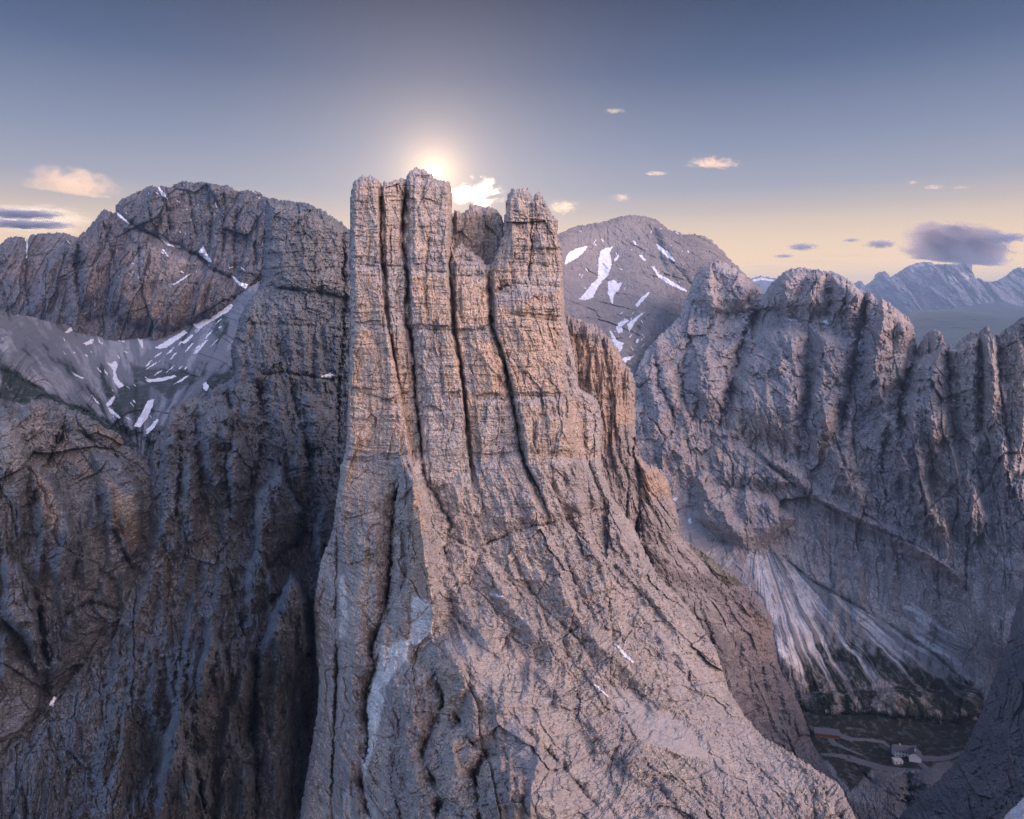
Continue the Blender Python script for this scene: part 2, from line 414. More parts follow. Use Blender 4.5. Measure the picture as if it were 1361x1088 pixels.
# ------------------------------------------------------------------ materials
def rock_mat(name, grey, grey2, warm, sc, pale=(0.42,0.40,0.38), scree=(0.33,0.31,0.31), grass=(0.035,0.045,0.022), streak=0.5, bump=1.0, wamb=0.12):
    m = bpy.data.materials.new(name); m.use_nodes = True; t = NT(m.node_tree)
    geo = t.n('ShaderNodeNewGeometry').outputs['Position']
    P1 = t.scale(geo, 1/sc, 1/sc, 1/(sc*3)); P2 = t.scale(geo, 1/sc, 1/sc, 3/sc); P0 = t.scale(geo, 1/sc, 1/sc, 1/sc)
    big = t.noise(P1, 0.35, 5, 0.6, 0.4); mid = t.noise(P1, 1.8, 6, 0.65, 0.3); band = t.noise(P2, 0.9, 6, 0.65, 0.2); fine = t.noise(P0, 9, 6, 0.7)
    streakn = t.noise(t.scale(geo, 3/sc, 3/sc, 0.16/sc), 1.0, 5, 0.6, 0.2)
    def A(n): return t.n('ShaderNodeAttribute', attribute_name=n).outputs['Fac']
    g = lambda c: (c[0], c[1], c[2], 1)
    col = t.mix(t.mr(big, 0.38, 0.62), g(grey), g(grey2))
    wn = t.mr(t.math('ADD', t.math('MULTIPLY', big, 0.5), t.math('MULTIPLY', band, 0.5)), 0.50, 0.62)
    wf = t.math('MULTIPLY', wn, wamb)
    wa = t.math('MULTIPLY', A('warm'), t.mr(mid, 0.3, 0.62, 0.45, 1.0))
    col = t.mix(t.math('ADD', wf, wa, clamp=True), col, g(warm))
    # weathering: dark water streaks and lichen, light fresh breaks
    dk = t.mr(streakn, 0.50, 0.66, 0.0, streak)
    col = t.mix(dk, col, t.mix(1.0, col, (0.50,0.50,0.54,1), 'MULTIPLY'))
    col = t.mix(1.0, col, t.ramp(fine, [(0.28, 0.50), (0.5, 1.0), (0.70, 1.45)]), 'MULTIPLY')
    col = t.mix(1.0, col, t.ramp(band, [(0.30, 0.80), (0.5, 1.0), (0.70, 1.18)]), 'MULTIPLY')
    sc_f = A('scree')
    sn = t.noise(P0, 22, 4, 0.75)
    scol = t.mix(1.0, g(scree), t.ramp(sn, [(0.3, 0.75), (0.55, 1.0), (0.75, 1.3)]), 'MULTIPLY')
    col = t.mix(sc_f, col, scol)
    col = t.mix(t.math('MULTIPLY', A('pale'), t.mr(band, 0.35, 0.6, 0.5, 1.0), clamp=True), col, g(pale))
    gf = t.math('MULTIPLY', A('grass'), t.mr(mid, 0.25, 0.5), clamp=True)
    col = t.mix(gf, col, t.mix(fine, g(grass), g(tuple(x*1.8 for x in grass))))
    bs = t.n('ShaderNodeBsdfPrincipled'); t.l(col, bs.inputs['Base Color']); bs.inputs['Roughness'].default_value = 0.95
    bs.inputs['Specular IOR Level'].default_value = 0.15
    # grain below the mesh's resolution: fissures and bedding
    vo = t.n('ShaderNodeTexVoronoi', feature='DISTANCE_TO_EDGE'); t.l(t.scale(geo, 1/sc, 1/sc, 0.45/sc), vo.inputs['Vector']); vo.inputs['Scale'].default_value = 5.0
    fis = t.mr(vo.outputs['Distance'], 0.0, 0.12)
    hgt = t.math('ADD', t.math('MULTIPLY', fis, 0.25), t.math('ADD', t.math('MULTIPLY', fine, 0.5), t.math('MULTIPLY', t.noise(P2, 4.0, 5, 0.7), 0.7)))
    hgt = t.math('ADD', hgt, t.math('MULTIPLY', mid, 0.6))
    b = t.n('ShaderNodeBump'); b.inputs['Distance'].default_value = 0.22*sc*bump; t.l(hgt, b.inputs['Height'])
    t.l(t.mr(sc_f, 0.0, 1.0, 0.85, 0.3), b.inputs['Strength']); t.l(b.outputs[0], bs.inputs['Normal'])
    o = t.n('ShaderNodeOutputMaterial'); t.l(bs.outputs[0], o.inputs[0])
    return m
def plain(name, c, rough=0.8, nscale=1.0, var=0.25, bump=0.0):
    m = bpy.data.materials.new(name); m.use_nodes = True; t = NT(m.node_tree)
    geo = t.n('ShaderNodeNewGeometry').outputs['Position']; n = t.noise(geo, nscale, 5, 0.6)
    col = t.mix(1.0, (c[0], c[1], c[2], 1), t.ramp(n, [(0.3, 1-var), (0.7, 1+var)]), 'MULTIPLY')
    bs = t.n('ShaderNodeBsdfPrincipled'); t.l(col, bs.inputs['Base Color']); bs.inputs['Roughness'].default_value = rough
    bs.inputs['Specular IOR Level'].default_value = 0.2
    if bump:
        b = t.n('ShaderNodeBump'); b.inputs['Distance'].default_value = bump; t.l(n, b.inputs['Height']); t.l(b.outputs[0], bs.inputs['Normal'])
    o = t.n('ShaderNodeOutputMaterial'); t.l(bs.outputs[0], o.inputs[0]); return m

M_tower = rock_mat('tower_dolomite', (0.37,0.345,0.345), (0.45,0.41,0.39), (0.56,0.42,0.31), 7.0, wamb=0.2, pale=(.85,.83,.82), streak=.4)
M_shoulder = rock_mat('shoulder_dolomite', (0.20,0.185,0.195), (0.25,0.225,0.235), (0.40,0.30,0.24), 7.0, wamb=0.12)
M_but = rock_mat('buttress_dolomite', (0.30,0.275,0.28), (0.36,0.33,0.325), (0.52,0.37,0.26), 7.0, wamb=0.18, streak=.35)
M_left = rock_mat('shaded_left_dolomite', (0.125,0.145,0.175), (0.18,0.195,0.22), (0.28,0.25,0.225), 10.0, streak=.35, wamb=.0, scree=(0.15,0.165,0.195))  # same dolomite, darker and bluer: left-side shade put into the base colour
M_far = rock_mat('wall_dolomite', (0.34,0.31,0.325), (0.42,0.385,0.385), (0.50,0.39,0.31), 22.0, wamb=.14, grass=(0.010,0.013,0.009), scree=(0.20,0.195,0.21), pale=(.60,.57,.58))
M_leftfar = rock_mat('shaded_massif_dolomite', (0.105,0.115,0.145), (0.14,0.145,0.17), (0.25,0.20,0.165), 26.0, wamb=.08)  # shade on the left massifs is put into this dark base colour
M_snow = plain('old_snow', (0.55,0.58,0.66), 0.7, 0.12, 0.22, 0.3)
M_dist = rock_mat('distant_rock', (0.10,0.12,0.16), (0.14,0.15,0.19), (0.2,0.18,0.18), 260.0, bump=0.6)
M_hill = plain('far_meadows', (0.028,0.045,0.045), 0.9, 0.002, 0.4)
M_path = plain('gravel_track', (0.075,0.082,0.10), 0.95, 0.3, 0.2)

def side_of(line, right=True):
    """selector: points right (or left) of a line that runs down the picture"""
    p = np.array(sorted(line, key=lambda q: q[1]), float)
    return lambda u, v: (u > np.interp(v, p[:, 1], p[:, 0])) if right else (u <= np.interp(v, p[:, 1], p[:, 0]))

# ================================================================== FRONT: the three towers and the slope under them
silF = [(395,1110),(405,1040),(412,1000),(421,950),(424,900),(418,850),(417,800),(423,760),(428,738),(442,705),(446,670),(450,640),(453,615),(459,600),
 (461,560),(463,500),(465,450),(466,400),(465,340),(466,300),(465,268),(467,250),(471,240),(477,235),(490,233),(500,234),(506,240),(508,246),(510,239),(516,241),
 (524,239),(530,238),(535,235),(539,238),(541,230),(546,225),(552,222),(560,223),(567,225),(574,231),(582,237),(590,238),(596,240),(600,250),(601,280),(602,300),(603,330),(608,326),(613,319),(621,330),(630,335),
 (640,342),(648,352),(653,350),(660,335),(668,312),(670,285),(673,262),(678,252),(690,249),(702,250),(706,256),(708,262),(712,253),(718,254),(722,262),(730,272),
 (733,285),(740,290),(741,300),(740,312),(746,330),(749,350),(750,390),(751,420),(758,450),(765,475),(769,513),(783,522),(795,532),(802,561),(799,602),(802,631),(815,661),
 (839,694),(861,738),(876,767),(898,786),(905,793),(932,829),(954,865),(968,914),(990,950),(1017,981),(1053,999),(1084,1021),(1115,1040),(1150,1110)]
ctrlF = [(490,233,318),(560,222,324),(700,250,322),(500,430,306),(580,430,307),(640,420,312),(700,430,309),(748,430,322),(500,590,299),(610,600,298),(720,600,300),(790,570,318),
 (620,700,290),(700,690,292),(620,760,278),(750,720,292),(830,710,325),(475,680,300),(480,850,290),(480,1088,268),(430,750,328),(430,900,318),(405,1088,300),
 (550,650,290),(555,760,279),(565,850,266),(530,920,262),(530,1000,246),(550,1088,228),(650,920,246),(700,1000,224),(700,1088,202),(700,850,262),
 (800,820,282),(850,860,284),(800,950,250),(900,1000,244),(900,1100,214),(880,790,318),(950,880,305),(1000,965,288),(1080,1030,268),(1130,1100,250)]
L = Layer((385,205,1165,1110), 1.1, [(385,1110)]+silF+[(1165,1110)], [silF], ctrlF, top=(8, 11), edge=1.8, seed=11)
c1 = [(508,240),(506,307),(507.5,345),(514,379),(514,414),(518,428),(524,470),(530,520)]
c2 = [(540,228),(537,270),(534,320),(540,361),(543,379),(538,411),(540,432),(545,440),(550.5,477),(550.5,524),(556,558),(561,605),(562,646)]
c3 = [(601,235),(603,295),(598,351),(601,395),(604,439),(613,480),(615,513),(620,561),(622,602),(628,640)]
c4 = [(654,340),(650,376),(653,432),(670,473),(675,506),(683,543),(690,587),(696,613),(714,646),(732,690)]
gully = [(533,625),(521,690),(519,752),(515,800),(493,863),(498,890),(486,925),(489,990),(479,1035),(495,1100)]
gl = [(466,200),(465,600),(440,800),(380,1110)]; gr = [(748,200),(752,430),(800,560),(800,620),(860,730),(1000,900),(1260,1110)]
c, z = L.coords(gl, gr, 95.0)
up = np.clip((700-L.V)/90, 0, 1)               # 1 on the towers' walls, 0 on the slope
R = rock(c, z, 11.0, 3, strata=0.9, blocks=.9, ribs=0.5, fine=0.5)*up
R += rock(c*1.0, z*2.0, 11.0, 63, strata=1.3, blocks=.9, ribs=.75, fine=1.2, zs=L.Z)*(1-up)
R += rock(c, z*1.3, 1.3, 37, strata=2.2, zs=L.Z, blocks=1.1, ribs=.5, fine=1.2)
R += rock(c, z*1.25, 3.6, 33, strata=2.6, blocks=.75, ribs=0.35, fine=1.3, zs=L.Z)*up+rock(c, z*2.6, 4.5, 36, strata=1.4, blocks=.9, ribs=0.5, fine=1.0, zs=L.Z)*(1-up)
R += (0.35+0.65*(1-up))*rock(c, z, 28.0, 23, strata=0.2, blocks=0.5, ribs=0.7, fine=0.4)*0.8
L.Y -= R
L.crack(c1, 1.0, 9, 3, .3); L.crack(c2, 1.5, 15, 3, .3); L.crack(c3, 1.1, 9, 3, -.2); L.crack(c4, 1.5, 15, 3, -.3)
L.crack([(707,254),(706,320),(703,376)], 2.0, 6); L.crack([(749,440),(753,513),(752,560)], 3, 9); L.crack([(776,528),(778,605),(800,660)], 3, 7)
L.crack([(572,300),(566,360),(570,440)], 2, 3); L.crack([(493,300),(488,360)], 1.5, 3)
# pillars between the cracks stand out
for pl, h, w_, tl in [([(462,225),(503,225),(504,340),(512,420),(530,520),(550,640),(520,680),(450,690),(463,500),(466,380)], 7, 4, .45),
                  ([(511,225),(536,225),(532,320),(538,370),(536,425),(547,500),(535,535),(520,440),(516,380)], 4, 3.5, -.5),
                  ([(545,215),(598,225),(596,350),(600,440),(614,520),(622,610),(628,690),(580,700),(564,620),(556,530),(550,470),(546,380)], 8, 4.5, .35),
                  ([(606,345),(640,348),(650,375),(651,430),(674,500),(690,600),(715,690),(650,700),(628,610),(620,520),(608,440)], 5, 4, -.5),
                  ([(672,235),(750,260),(748,400),(752,500),(775,690),(730,700),(700,620),(690,560),(678,500),(660,440),(656,380)], 10, 6, .3)]:
    uc = np.mean([q[0] for q in pl]); wd = np.ptp([q[0] for q in pl]); pl = [(uc+(q[0]-uc)*(1+5.5/wd), q[1]) for q in pl]
    L.bump(pl, h, w_*.8, tilt=tl, fd=.22)
L.bump([(600,372),(645,366),(651,430),(640,436),(606,438)], 2.5, 3, bottom=False)
for pl, h, tl in [([(469,355),(503,357),(508,426),(472,428)],1.8,.5), ([(546,364),(562,362),(566,430),(546,432)],1.5,-.5), ([(564,362),(594,366),(598,434),(568,432)],2.6,.4), ([(612,378),(640,376),(640,430),(614,430)],1.5,-.4), ([(655,350),(676,346),(680,378),(656,384)],3,.3),
                  ([(680,384),(744,386),(746,420),(682,414)],2,.4), ([(664,420),(740,426),(746,522),(684,522)],2.2,.3), ([(470,438),(500,437),(504,518),(468,516)],1.8,-.5), ([(504,438),(534,440),(546,520),(508,532)],2.2,.5), ([(462,525),(500,530),(498,606),(458,610)],2,-.4),
                  ([(584,446),(608,444),(614,520),(590,522)],2.4,.4), ([(560,440),(582,444),(588,540),(562,540)],1.6,-.4), ([(622,440),(650,440),(664,522),(630,524)],2.6,.5), ([(630,532),(668,530),(684,600),(640,604)],2,-.4), ([(690,532),(720,528),(716,596),(700,610)],2.4,-.4), ([(724,528),(750,530),(762,600),(730,600)],2,.4),
                  ([(500,545),(545,545),(552,600),(505,604)],2,.4), ([(568,548),(612,546),(616,640),(572,650)],2,-.3), ([(676,262),(704,256),(704,330),(680,340)],1.8,-.5), ([(710,264),(732,285),(742,330),(712,330)],1.8,.5), ([(470,250),(488,240),(490,340),(470,340)],1.6,-.5), ([(550,236),(570,236),(566,350),(550,350)],1.6,-.5)]:
    L.bump(pl, h, 2.2, 3.5, bottom=False, tilt=tl)
# bedding ledges
for ln, d in [([(464,350),(504,354),(539,353)], 2.5), ([(545,358),(595,362)], 2.5), ([(602,367),(645,365)], 3), ([(676,376),(745,381)], 2.5), ([(468,430),(536,435)], 2.5),
              ([(542,436),(601,440),(651,437)], 2), ([(654,414),(714,422),(750,428)], 2), ([(470,519),(534,537),(550,536)], 2.5), ([(674,525),(751,527)], 2.5), ([(620,527),(674,525)], 2)]:
    L.crack(ln, 1.6, d, 2)
L.crack([(455,616),(512,611),(560,607)], 1.4, 2.2, 3)
L.crack([(651,388),(664,384),(676,376)], 3, 7, 2)
# the slanting ledge that ends the walls
L.crack([(590,708),(630,731),(677,709),(707,699),(773,686),(817,670)], 2.5, 7, 4)
L.bump([(590,640),(680,600),(800,610),(815,664),(773,681),(707,694),(677,704),(632,724),(600,700)], 6, 16)
# spur and gully of the front face
L.crack(gully, 3.5, 26, 3, -.5); L.crack([(450,625),(448,720),(446,800),(447,900),(442,1000),(440,1100)], 2.5, 14, 3, .4)
L.ridge([(531,600),(547,620),(553,661),(560,700),(566,756),(576,800),(572,850)], 26, 17, 3)
L.ridge([(500,640),(478,760),(470,900),(462,1100)], 40, 9)
L.bump([(526,622),(533,600),(540,610),(552,640),(556,700),(545,720),(525,700)], 7, 8)
L.bump([(740,545),(712,560),(708,600),(722,612),(760,610),(756,570)], 5, 10)
# crest that runs to the lower edge
L.ridge([(572,850),(612,880),(652,922),(690,962),(712,1010),(705,1110)], 80, 16, 8)
L.crack([(500,900),(530,960),(520,1040),(540,1110)], 5, 10); L.crack([(575,880),(590,930),(560,1000),(585,1060),(575,1110)], 6, 14); L.crack([(645,1000),(630,1030),(640,1110)], 8, 16)
L.crack([(600,940),(625,985),(648,1004)], 6, 12)
L.bump([(575,880),(610,872),(625,900),(612,950),(590,950)], 6, 12); L.bump([(640,1008),(670,1000),(700,1030),(690,1100),(645,1100)], 7, 20)
L.bump([(505,900),(545,878),(575,890),(570,960),(530,1010),(500,960)], 6, 22)
for ln, wd, h in [([(700,640),(722,720),(760,800)],14,5), ([(760,650),(790,730),(830,800)],16,6), ([(640,740),(680,810),(730,860)],18,7), ([(810,680),(835,740),(870,800),(930,880)],18,7),
                  ([(730,770),(790,850),(880,930)],20,6), ([(590,760),(620,820),(660,870)],16,5), ([(700,880),(780,960),(880,1040)],22,6), ([(840,800),(900,870),(950,930)],16,5)]:
    L.ridge(ln, wd, h, 8)
for ln, wd, h in [([(735,690),(765,780),(800,840)],4,5), ([(590,800),(640,860),(700,900)],4,5), ([(680,740),(715,800),(770,850),(800,900)],4,5), ([(640,700),(655,740),(700,800)],3,4),
                  ([(780,690),(810,760),(860,830)],4,5), ([(740,920),(800,980),(880,1030),(960,1080)],5,4), ([(660,930),(740,1010),(800,1080)],5,5), ([(560,620),(600,700),(585,760),(600,800)],4,6)]:
    L.crack(ln, wd, h, 8)
L.spires(70, 5, (455,640,560,1080), (5,10), (50,120), (2,5)); L.spires(90, 9, (600,600,900,830), (6,12), (40,90), (2.0,4.5), lean=0.35)
L.spires(70, 19, (500,860,760,1080), (7,15), (40,90), (2,6), lean=0.05); L.spires(60, 29, (760,840,1080,1080), (8,16), (40,90), (1.5,3.5), lean=0.8)
scr = [(805,905),(841,920),(889,947),(942,991),(938,1009),(863,990),(815,950)]
for poly, a in [(scr, 1.0), ([(640,930),(700,900),(760,960),(900,1090),(720,1090),(680,1010)], 0.45), ([(590,850),(660,850),(700,900),(640,930)], 0.5), ([(850,800),(930,850),(960,920),(1080,1050),(960,1060),(900,930)], 0.35),
                ([(700,1010),(780,1010),(900,1100),(700,1100)], 0.55)]:
    L.paint('scree', poly, a, 9)
k = np.clip(L.att['scree'], 0, 1); L.Y += (0.65*k*(R-np.mean(R[L.V > 720]))*(1-up)).astype(F)
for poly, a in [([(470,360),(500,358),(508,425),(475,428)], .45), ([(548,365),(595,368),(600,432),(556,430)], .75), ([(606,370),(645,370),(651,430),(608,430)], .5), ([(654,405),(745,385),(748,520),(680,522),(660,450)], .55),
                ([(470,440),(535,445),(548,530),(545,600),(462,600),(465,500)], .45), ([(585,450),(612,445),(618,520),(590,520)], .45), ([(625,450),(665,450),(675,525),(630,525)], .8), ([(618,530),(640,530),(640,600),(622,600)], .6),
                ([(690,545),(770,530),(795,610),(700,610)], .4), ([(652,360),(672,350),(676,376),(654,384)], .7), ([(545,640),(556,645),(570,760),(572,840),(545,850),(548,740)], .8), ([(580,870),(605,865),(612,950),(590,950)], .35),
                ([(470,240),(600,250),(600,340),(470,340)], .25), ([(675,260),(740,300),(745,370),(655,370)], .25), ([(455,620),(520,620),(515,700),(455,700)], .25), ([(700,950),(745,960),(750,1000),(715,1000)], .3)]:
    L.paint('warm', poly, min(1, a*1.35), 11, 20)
for poly, a in [([(547,790),(572,800),(578,845),(560,862),(545,850)], .9), ([(506,858),(545,848),(540,875),(515,905),(500,985),(482,1040),(481,1020),(486,935),(500,890)], 1.0), ([(450,765),(458,760),(462,840),(453,850)], .6),
                ([(480,1040),(498,1075),(500,1100),(486,1090)], .5), ([(455,1060),(465,1040),(468,1100),(455,1100)], .6)]:
    L.paint('pale', poly, a, 4, 8)
tw = lambda n: dict(cat='rock tower', group='three dolomite rock towers')
isT = lambda u, v: v < 612
cl2, cl3, cl4 = side_of(c2, False), side_of(c3, False), side_of(c4, False)
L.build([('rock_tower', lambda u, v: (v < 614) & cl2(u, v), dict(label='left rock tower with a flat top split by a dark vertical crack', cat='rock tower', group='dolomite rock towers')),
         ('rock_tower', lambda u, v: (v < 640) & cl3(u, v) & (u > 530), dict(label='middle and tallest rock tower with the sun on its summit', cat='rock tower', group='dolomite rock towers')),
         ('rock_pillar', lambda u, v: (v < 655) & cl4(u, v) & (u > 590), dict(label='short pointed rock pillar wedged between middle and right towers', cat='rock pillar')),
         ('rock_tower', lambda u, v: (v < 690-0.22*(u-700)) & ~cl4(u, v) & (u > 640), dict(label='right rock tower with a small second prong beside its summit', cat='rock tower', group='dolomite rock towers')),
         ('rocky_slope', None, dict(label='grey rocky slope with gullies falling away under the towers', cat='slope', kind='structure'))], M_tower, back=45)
SN = 'old snow patches on the mountains'
L.patch('snow_patch', [(817,856),(822,857),(843,879),(842,882),(828,872)], M_snow, 0.6, label='long narrow snow patch on the foreground slope under the right tower', cat='snow patch', group=SN)
L.patch('snow_patch', [(784,906),(790,907),(811,926),(808,927)], M_snow, 0.5, label='thin streak of snow above the smooth scree of the foreground slope', cat='snow patch', group=SN)
L.patch('snow_patch', [(650,786),(656,788),(672,792),(660,795),(652,792)], M_snow, 0.5, label='tiny snow patch on a ledge in the middle of the foreground slope', cat='snow patch', group=SN)

# back peak between middle and right tower
silK = [(590,330),(597,300),(602,286),(604,278),(609,277),(613,283),(619,279),(625,272),(632,270),(640,273),(645,275),(651,272),(660,277),(667,287),(671,296),(680,330)]
L = Layer((585,260,700,440), 1.1, [(590,440)]+silK+[(690,440)], [silK], [(640,270,356),(600,300,358),(670,300,358),(640,430,340)], top=(12, 12), edge=1.4, seed=21)
c, z = L.coords(); L.Y -= rock(c, z, 7, 41)+rock(c, z, 2.2, 43)
L.paint('warm', [(600,280),(670,290),(680,400),(600,400)], .3)
L.build([('rock_peak', None, dict(label='low jagged rock peak behind the gap right of the middle tower', cat='rock peak'))], M_tower, back=30)

# ================================================================== right shoulder of the towers (E, F, G)
silE = [(735,400),(752,418),(765,422),(780,426),(798,434),(808,444),(822,462),(828,478),(840,492),(844,505),(845,540),(846,580),(848,606),(860,613),(872,619),(882,627),(891,642),(892,658),(898,670),(903,690),
        (905,712),(918,721),(950,743),(985,770),(1008,793),(1026,820),(1032,869),(1039,891),(1062,932),(1070,954),(1078,981),(1098,1017),(1125,1050),(1150,1110)]
L = Layer((725,395,1165,1110), 1.2, [(725,1110),(725,400)]+silE+[(1160,1110)], [silE], [(760,420,385),(800,440,378),(830,500,372),(830,600,368),(880,630,392),(890,710,390),(930,740,415),(1000,800,442),(1025,870,448),
     (1060,950,446),(1100,1030,436),(850,700,372),(900,800,395),(950,900,405),(1000,1000,410),(760,600,375),(800,900,350),(1120,1100,425)], top=(14, 18), edge=1.8, seed=31)
c, z = L.coords([(745,400),(760,600),(700,1100)], [(850,400),(850,600),(920,730),(1250,1110)], 60.0)
L.Y -= rock(c, z, 13, 51, strata=1.1, ribs=.7)+rock(c, z, 4, 53, fine=1.3, strata=1.0)
L.crack([(845,600),(850,660),(845,720),(870,760)], 5, 16); L.crack([(800,445),(812,520),(810,600)], 3, 6); L.crack([(830,600),(836,640),(832,700)], 3, 7)
L.crack([(752,527),(800,530),(845,532)], 2, 3); L.crack([(790,618),(845,625)], 2, 3); L.crack([(850,668),(892,662)], 2.5, 4)
L.bump([(850,612),(885,630),(892,658),(850,664)], 6, 12)
L.spires(60, 7, (860,730,1080,1040), (6,13), (40,90), (3,7), lean=0.35)
L.paint('warm', [(755,440),(830,470),(843,560),(800,600),(760,520)], .65); L.paint('warm', [(852,618),(885,632),(890,658),(855,662)], .7)
L.paint('warm', [(985,800),(1026,830),(1035,880),(1010,880)], .3)
L.paint('scree', [(862,725),(905,716),(970,765),(900,760)], .7); L.paint('grass', [(912,722),(925,726),(990,778),(960,775)], .7, 4, 10); L.paint('scree', [(890,770),(950,790),(990,850),(930,820)], .5)
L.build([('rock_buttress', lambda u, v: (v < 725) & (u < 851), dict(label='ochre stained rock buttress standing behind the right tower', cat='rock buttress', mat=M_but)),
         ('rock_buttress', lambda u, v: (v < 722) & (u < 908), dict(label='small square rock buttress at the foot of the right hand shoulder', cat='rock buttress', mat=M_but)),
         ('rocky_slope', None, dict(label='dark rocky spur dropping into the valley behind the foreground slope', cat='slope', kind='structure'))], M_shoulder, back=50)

# ================================================================== centre-left massif with pinnacles (front of the left wall)
silM = [(353,262),(358,263),(364,262),(372,266),(382,269),(392,268),(404,268),(412,271),(423,275),(430,280),(432,277),(437,285),(443,287),(448,293),(454,292),(458,298),(464,303),(480,310),(560,330)]
lefM = [(353,262),(350,300),(348,340),(347,372),(342,384),(331,398),(322,415),(316,428),(312,445),(307,457),(309,480),(312,490),(309,505),(294,509),(284,514),(278,516),(272,527),(257,527),(240,532),(228,536),
        (221,553),(212,570),(206,590),(199,603),(194,640),(195,700),(190,740),(178,775),(165,805),(150,850),(110,885),(70,930),(30,975),(-20,1020)]
L = Layer((-25,255,570,1110), 1.15, [(-25,1110)]+lefM[::-1]+silM[1:]+[(565,1110)], [silM, lefM[:27]],
    [(400,268,620),(460,300,610),(353,262,640),(350,370,600),(400,380,575),(460,400,580),(330,410,570),(400,480,550),(320,500,530),(440,520,560),(290,520,520),(230,545,500),(400,600,505),(250,620,475),(210,640,470),(300,700,445),(420,700,470),
     (200,740,430),(400,800,420),(300,820,395),(180,850,385),(100,900,370),(420,900,400),(300,950,355),(150,960,340),(0,1010,330),(400,1090,350),(200,1090,300),(50,1090,290),(540,600,560)], top=(14, 22), edge=1.8, seed=41)
c, z = L.coords([(200,250),(200,1110)], [(480,250),(480,600),(520,1110)], 170.0)
up = np.clip((560-L.V)/60, 0, 1)
L.Y -= rock(c, z, 17, 71, strata=1.1, blocks=.8, ribs=.6)*up+rock(c, z*1.8, 24, 72, strata=.35, blocks=.9, ribs=.8)*(1-up)+rock(c, z*2.0, 10, 73, fine=1.6, ribs=.8, blocks=1.5)+rock(c, z*2.2, 2.6, 74, fine=1.6, ribs=.4, blocks=1.2)
Rr = rock(c, z*1.8, 26, 72, strata=.35, blocks=.9, ribs=1.2)
L.bump([(353,262),(464,303),(470,400),(440,392),(400,385),(352,380)], 10, 18, bottom=False)
L.bump([(330,500),(345,470),(400,480),(440,470),(470,480),(470,530),(400,520),(345,530)], 5, 14)
L.crack([(345,382),(400,386),(470,398)], 2.5, 5); L.crack([(312,430),(400,432),(470,440)], 2, 4); L.crack([(330,498),(380,495),(440,505),(470,500)], 3, 9)
for ln, w_, h, a_ in [([(352,300),(349,340),(347,380)],3,12,1), ([(300,510),(310,560),(300,620),(308,690)],4,13,-.5), ([(340,500),(352,560),(345,610),(330,660)],5,16,.5), ([(380,480),(392,540),(410,600),(415,650)],4,14,.5),
                   ([(262,530),(258,580),(268,640),(262,700)],4,12,.5), ([(455,300),(458,400),(450,520),(452,600)],4,14,0), ([(415,660),(400,720),(345,760)],4,14,0), ([(345,840),(340,900),(338,960),(345,1090)],5,22,-.5),
                   ([(300,740),(312,800),(330,860)],4,12,.5), ([(255,930),(256,1000),(275,1090)],5,18,.5), ([(414,800),(418,900),(408,980)],5,18,-.5), ([(236,560),(240,620),(232,700)],3,8,.5)]:
    L.crack(ln, w_, h*2.2, 5, a_)
for pl, h, w_ in [([(340,720),(335,657),(359,633),(364,612),(366,600),(372,618),(376,623),(388,657),(403,677),(393,754),(340,754)],14,14), ([(342,900),(345,860),(357,832),(366,800),(376,778),(386,757),(396,768),(403,778),(410,800),(413,832),(417,861),(388,905)],20,18),
                  ([(413,735),(415,701),(422,680),(427,660),(432,668),(439,677),(447,720),(440,760),(420,770)],12,10), ([(323,812),(325,764),(333,740),(340,725),(350,740),(359,754),(369,788),(345,815)],10,12),
                  ([(257,924),(262,890),(267,871),(274,845),(279,825),(286,835),(291,842),(300,870),(306,900),(311,929)],12,14), ([(205,640),(215,590),(230,575),(250,590),(262,640),(262,720),(225,760),(200,720)],8,18),
                  ([(262,560),(285,540),(310,545),(325,600),(318,690),(290,720),(268,660)],9,18), ([(240,930),(260,950),(262,1000),(300,1090),(200,1090),(215,980)],7,20), ([(300,620),(310,590),(322,575),(330,600),(335,660),(318,690)],7,9)]:
    L.bump(pl, h*3.2, w_*.8, tilt=.3)
for ln, w_, h in [([(345,905),(375,912),(405,898)],3,6), ([(350,1010),(380,960),(370,920)],5,10), ([(240,940),(300,960),(350,950)],4,7), ([(205,810),(250,800),(300,830)],3,3)]:
    L.crack(ln, w_, h, 5)
for ln, w_, h in [([(232,545),(218,600),(226,680),(204,760),(168,850)],26,26), ([(276,535),(262,600),(250,680),(262,760)],18,20), ([(318,505),(300,580),(312,680),(292,780),(268,900),(250,1090)],28,34), ([(366,605),(350,690),(338,780),(322,880),(318,1000),(330,1100)],26,34),
                  ([(388,757),(368,840),(374,920),(362,1000),(370,1100)],26,34), ([(352,520),(372,580),(400,640)],18,20), ([(410,520),(418,600),(432,680)],18,22), ([(430,662),(424,740),(432,840),(424,940)],20,30), ([(205,840),(180,920),(160,1000),(140,1100)],30,24), ([(262,860),(240,960),(210,1090)],24,24)]:
    L.ridge(ln, w_*1.3, h*.9, 9, 12)
L.spires(60, 3, (200,560,450,960), (8,16), (50,130), (12,26)); L.spires(50, 13, (320,420,460,600), (7,13), (50,100), (6,14)); L.spires(60, 23, (150,820,430,1080), (10,20), (60,120), (10,26), lean=-.15)
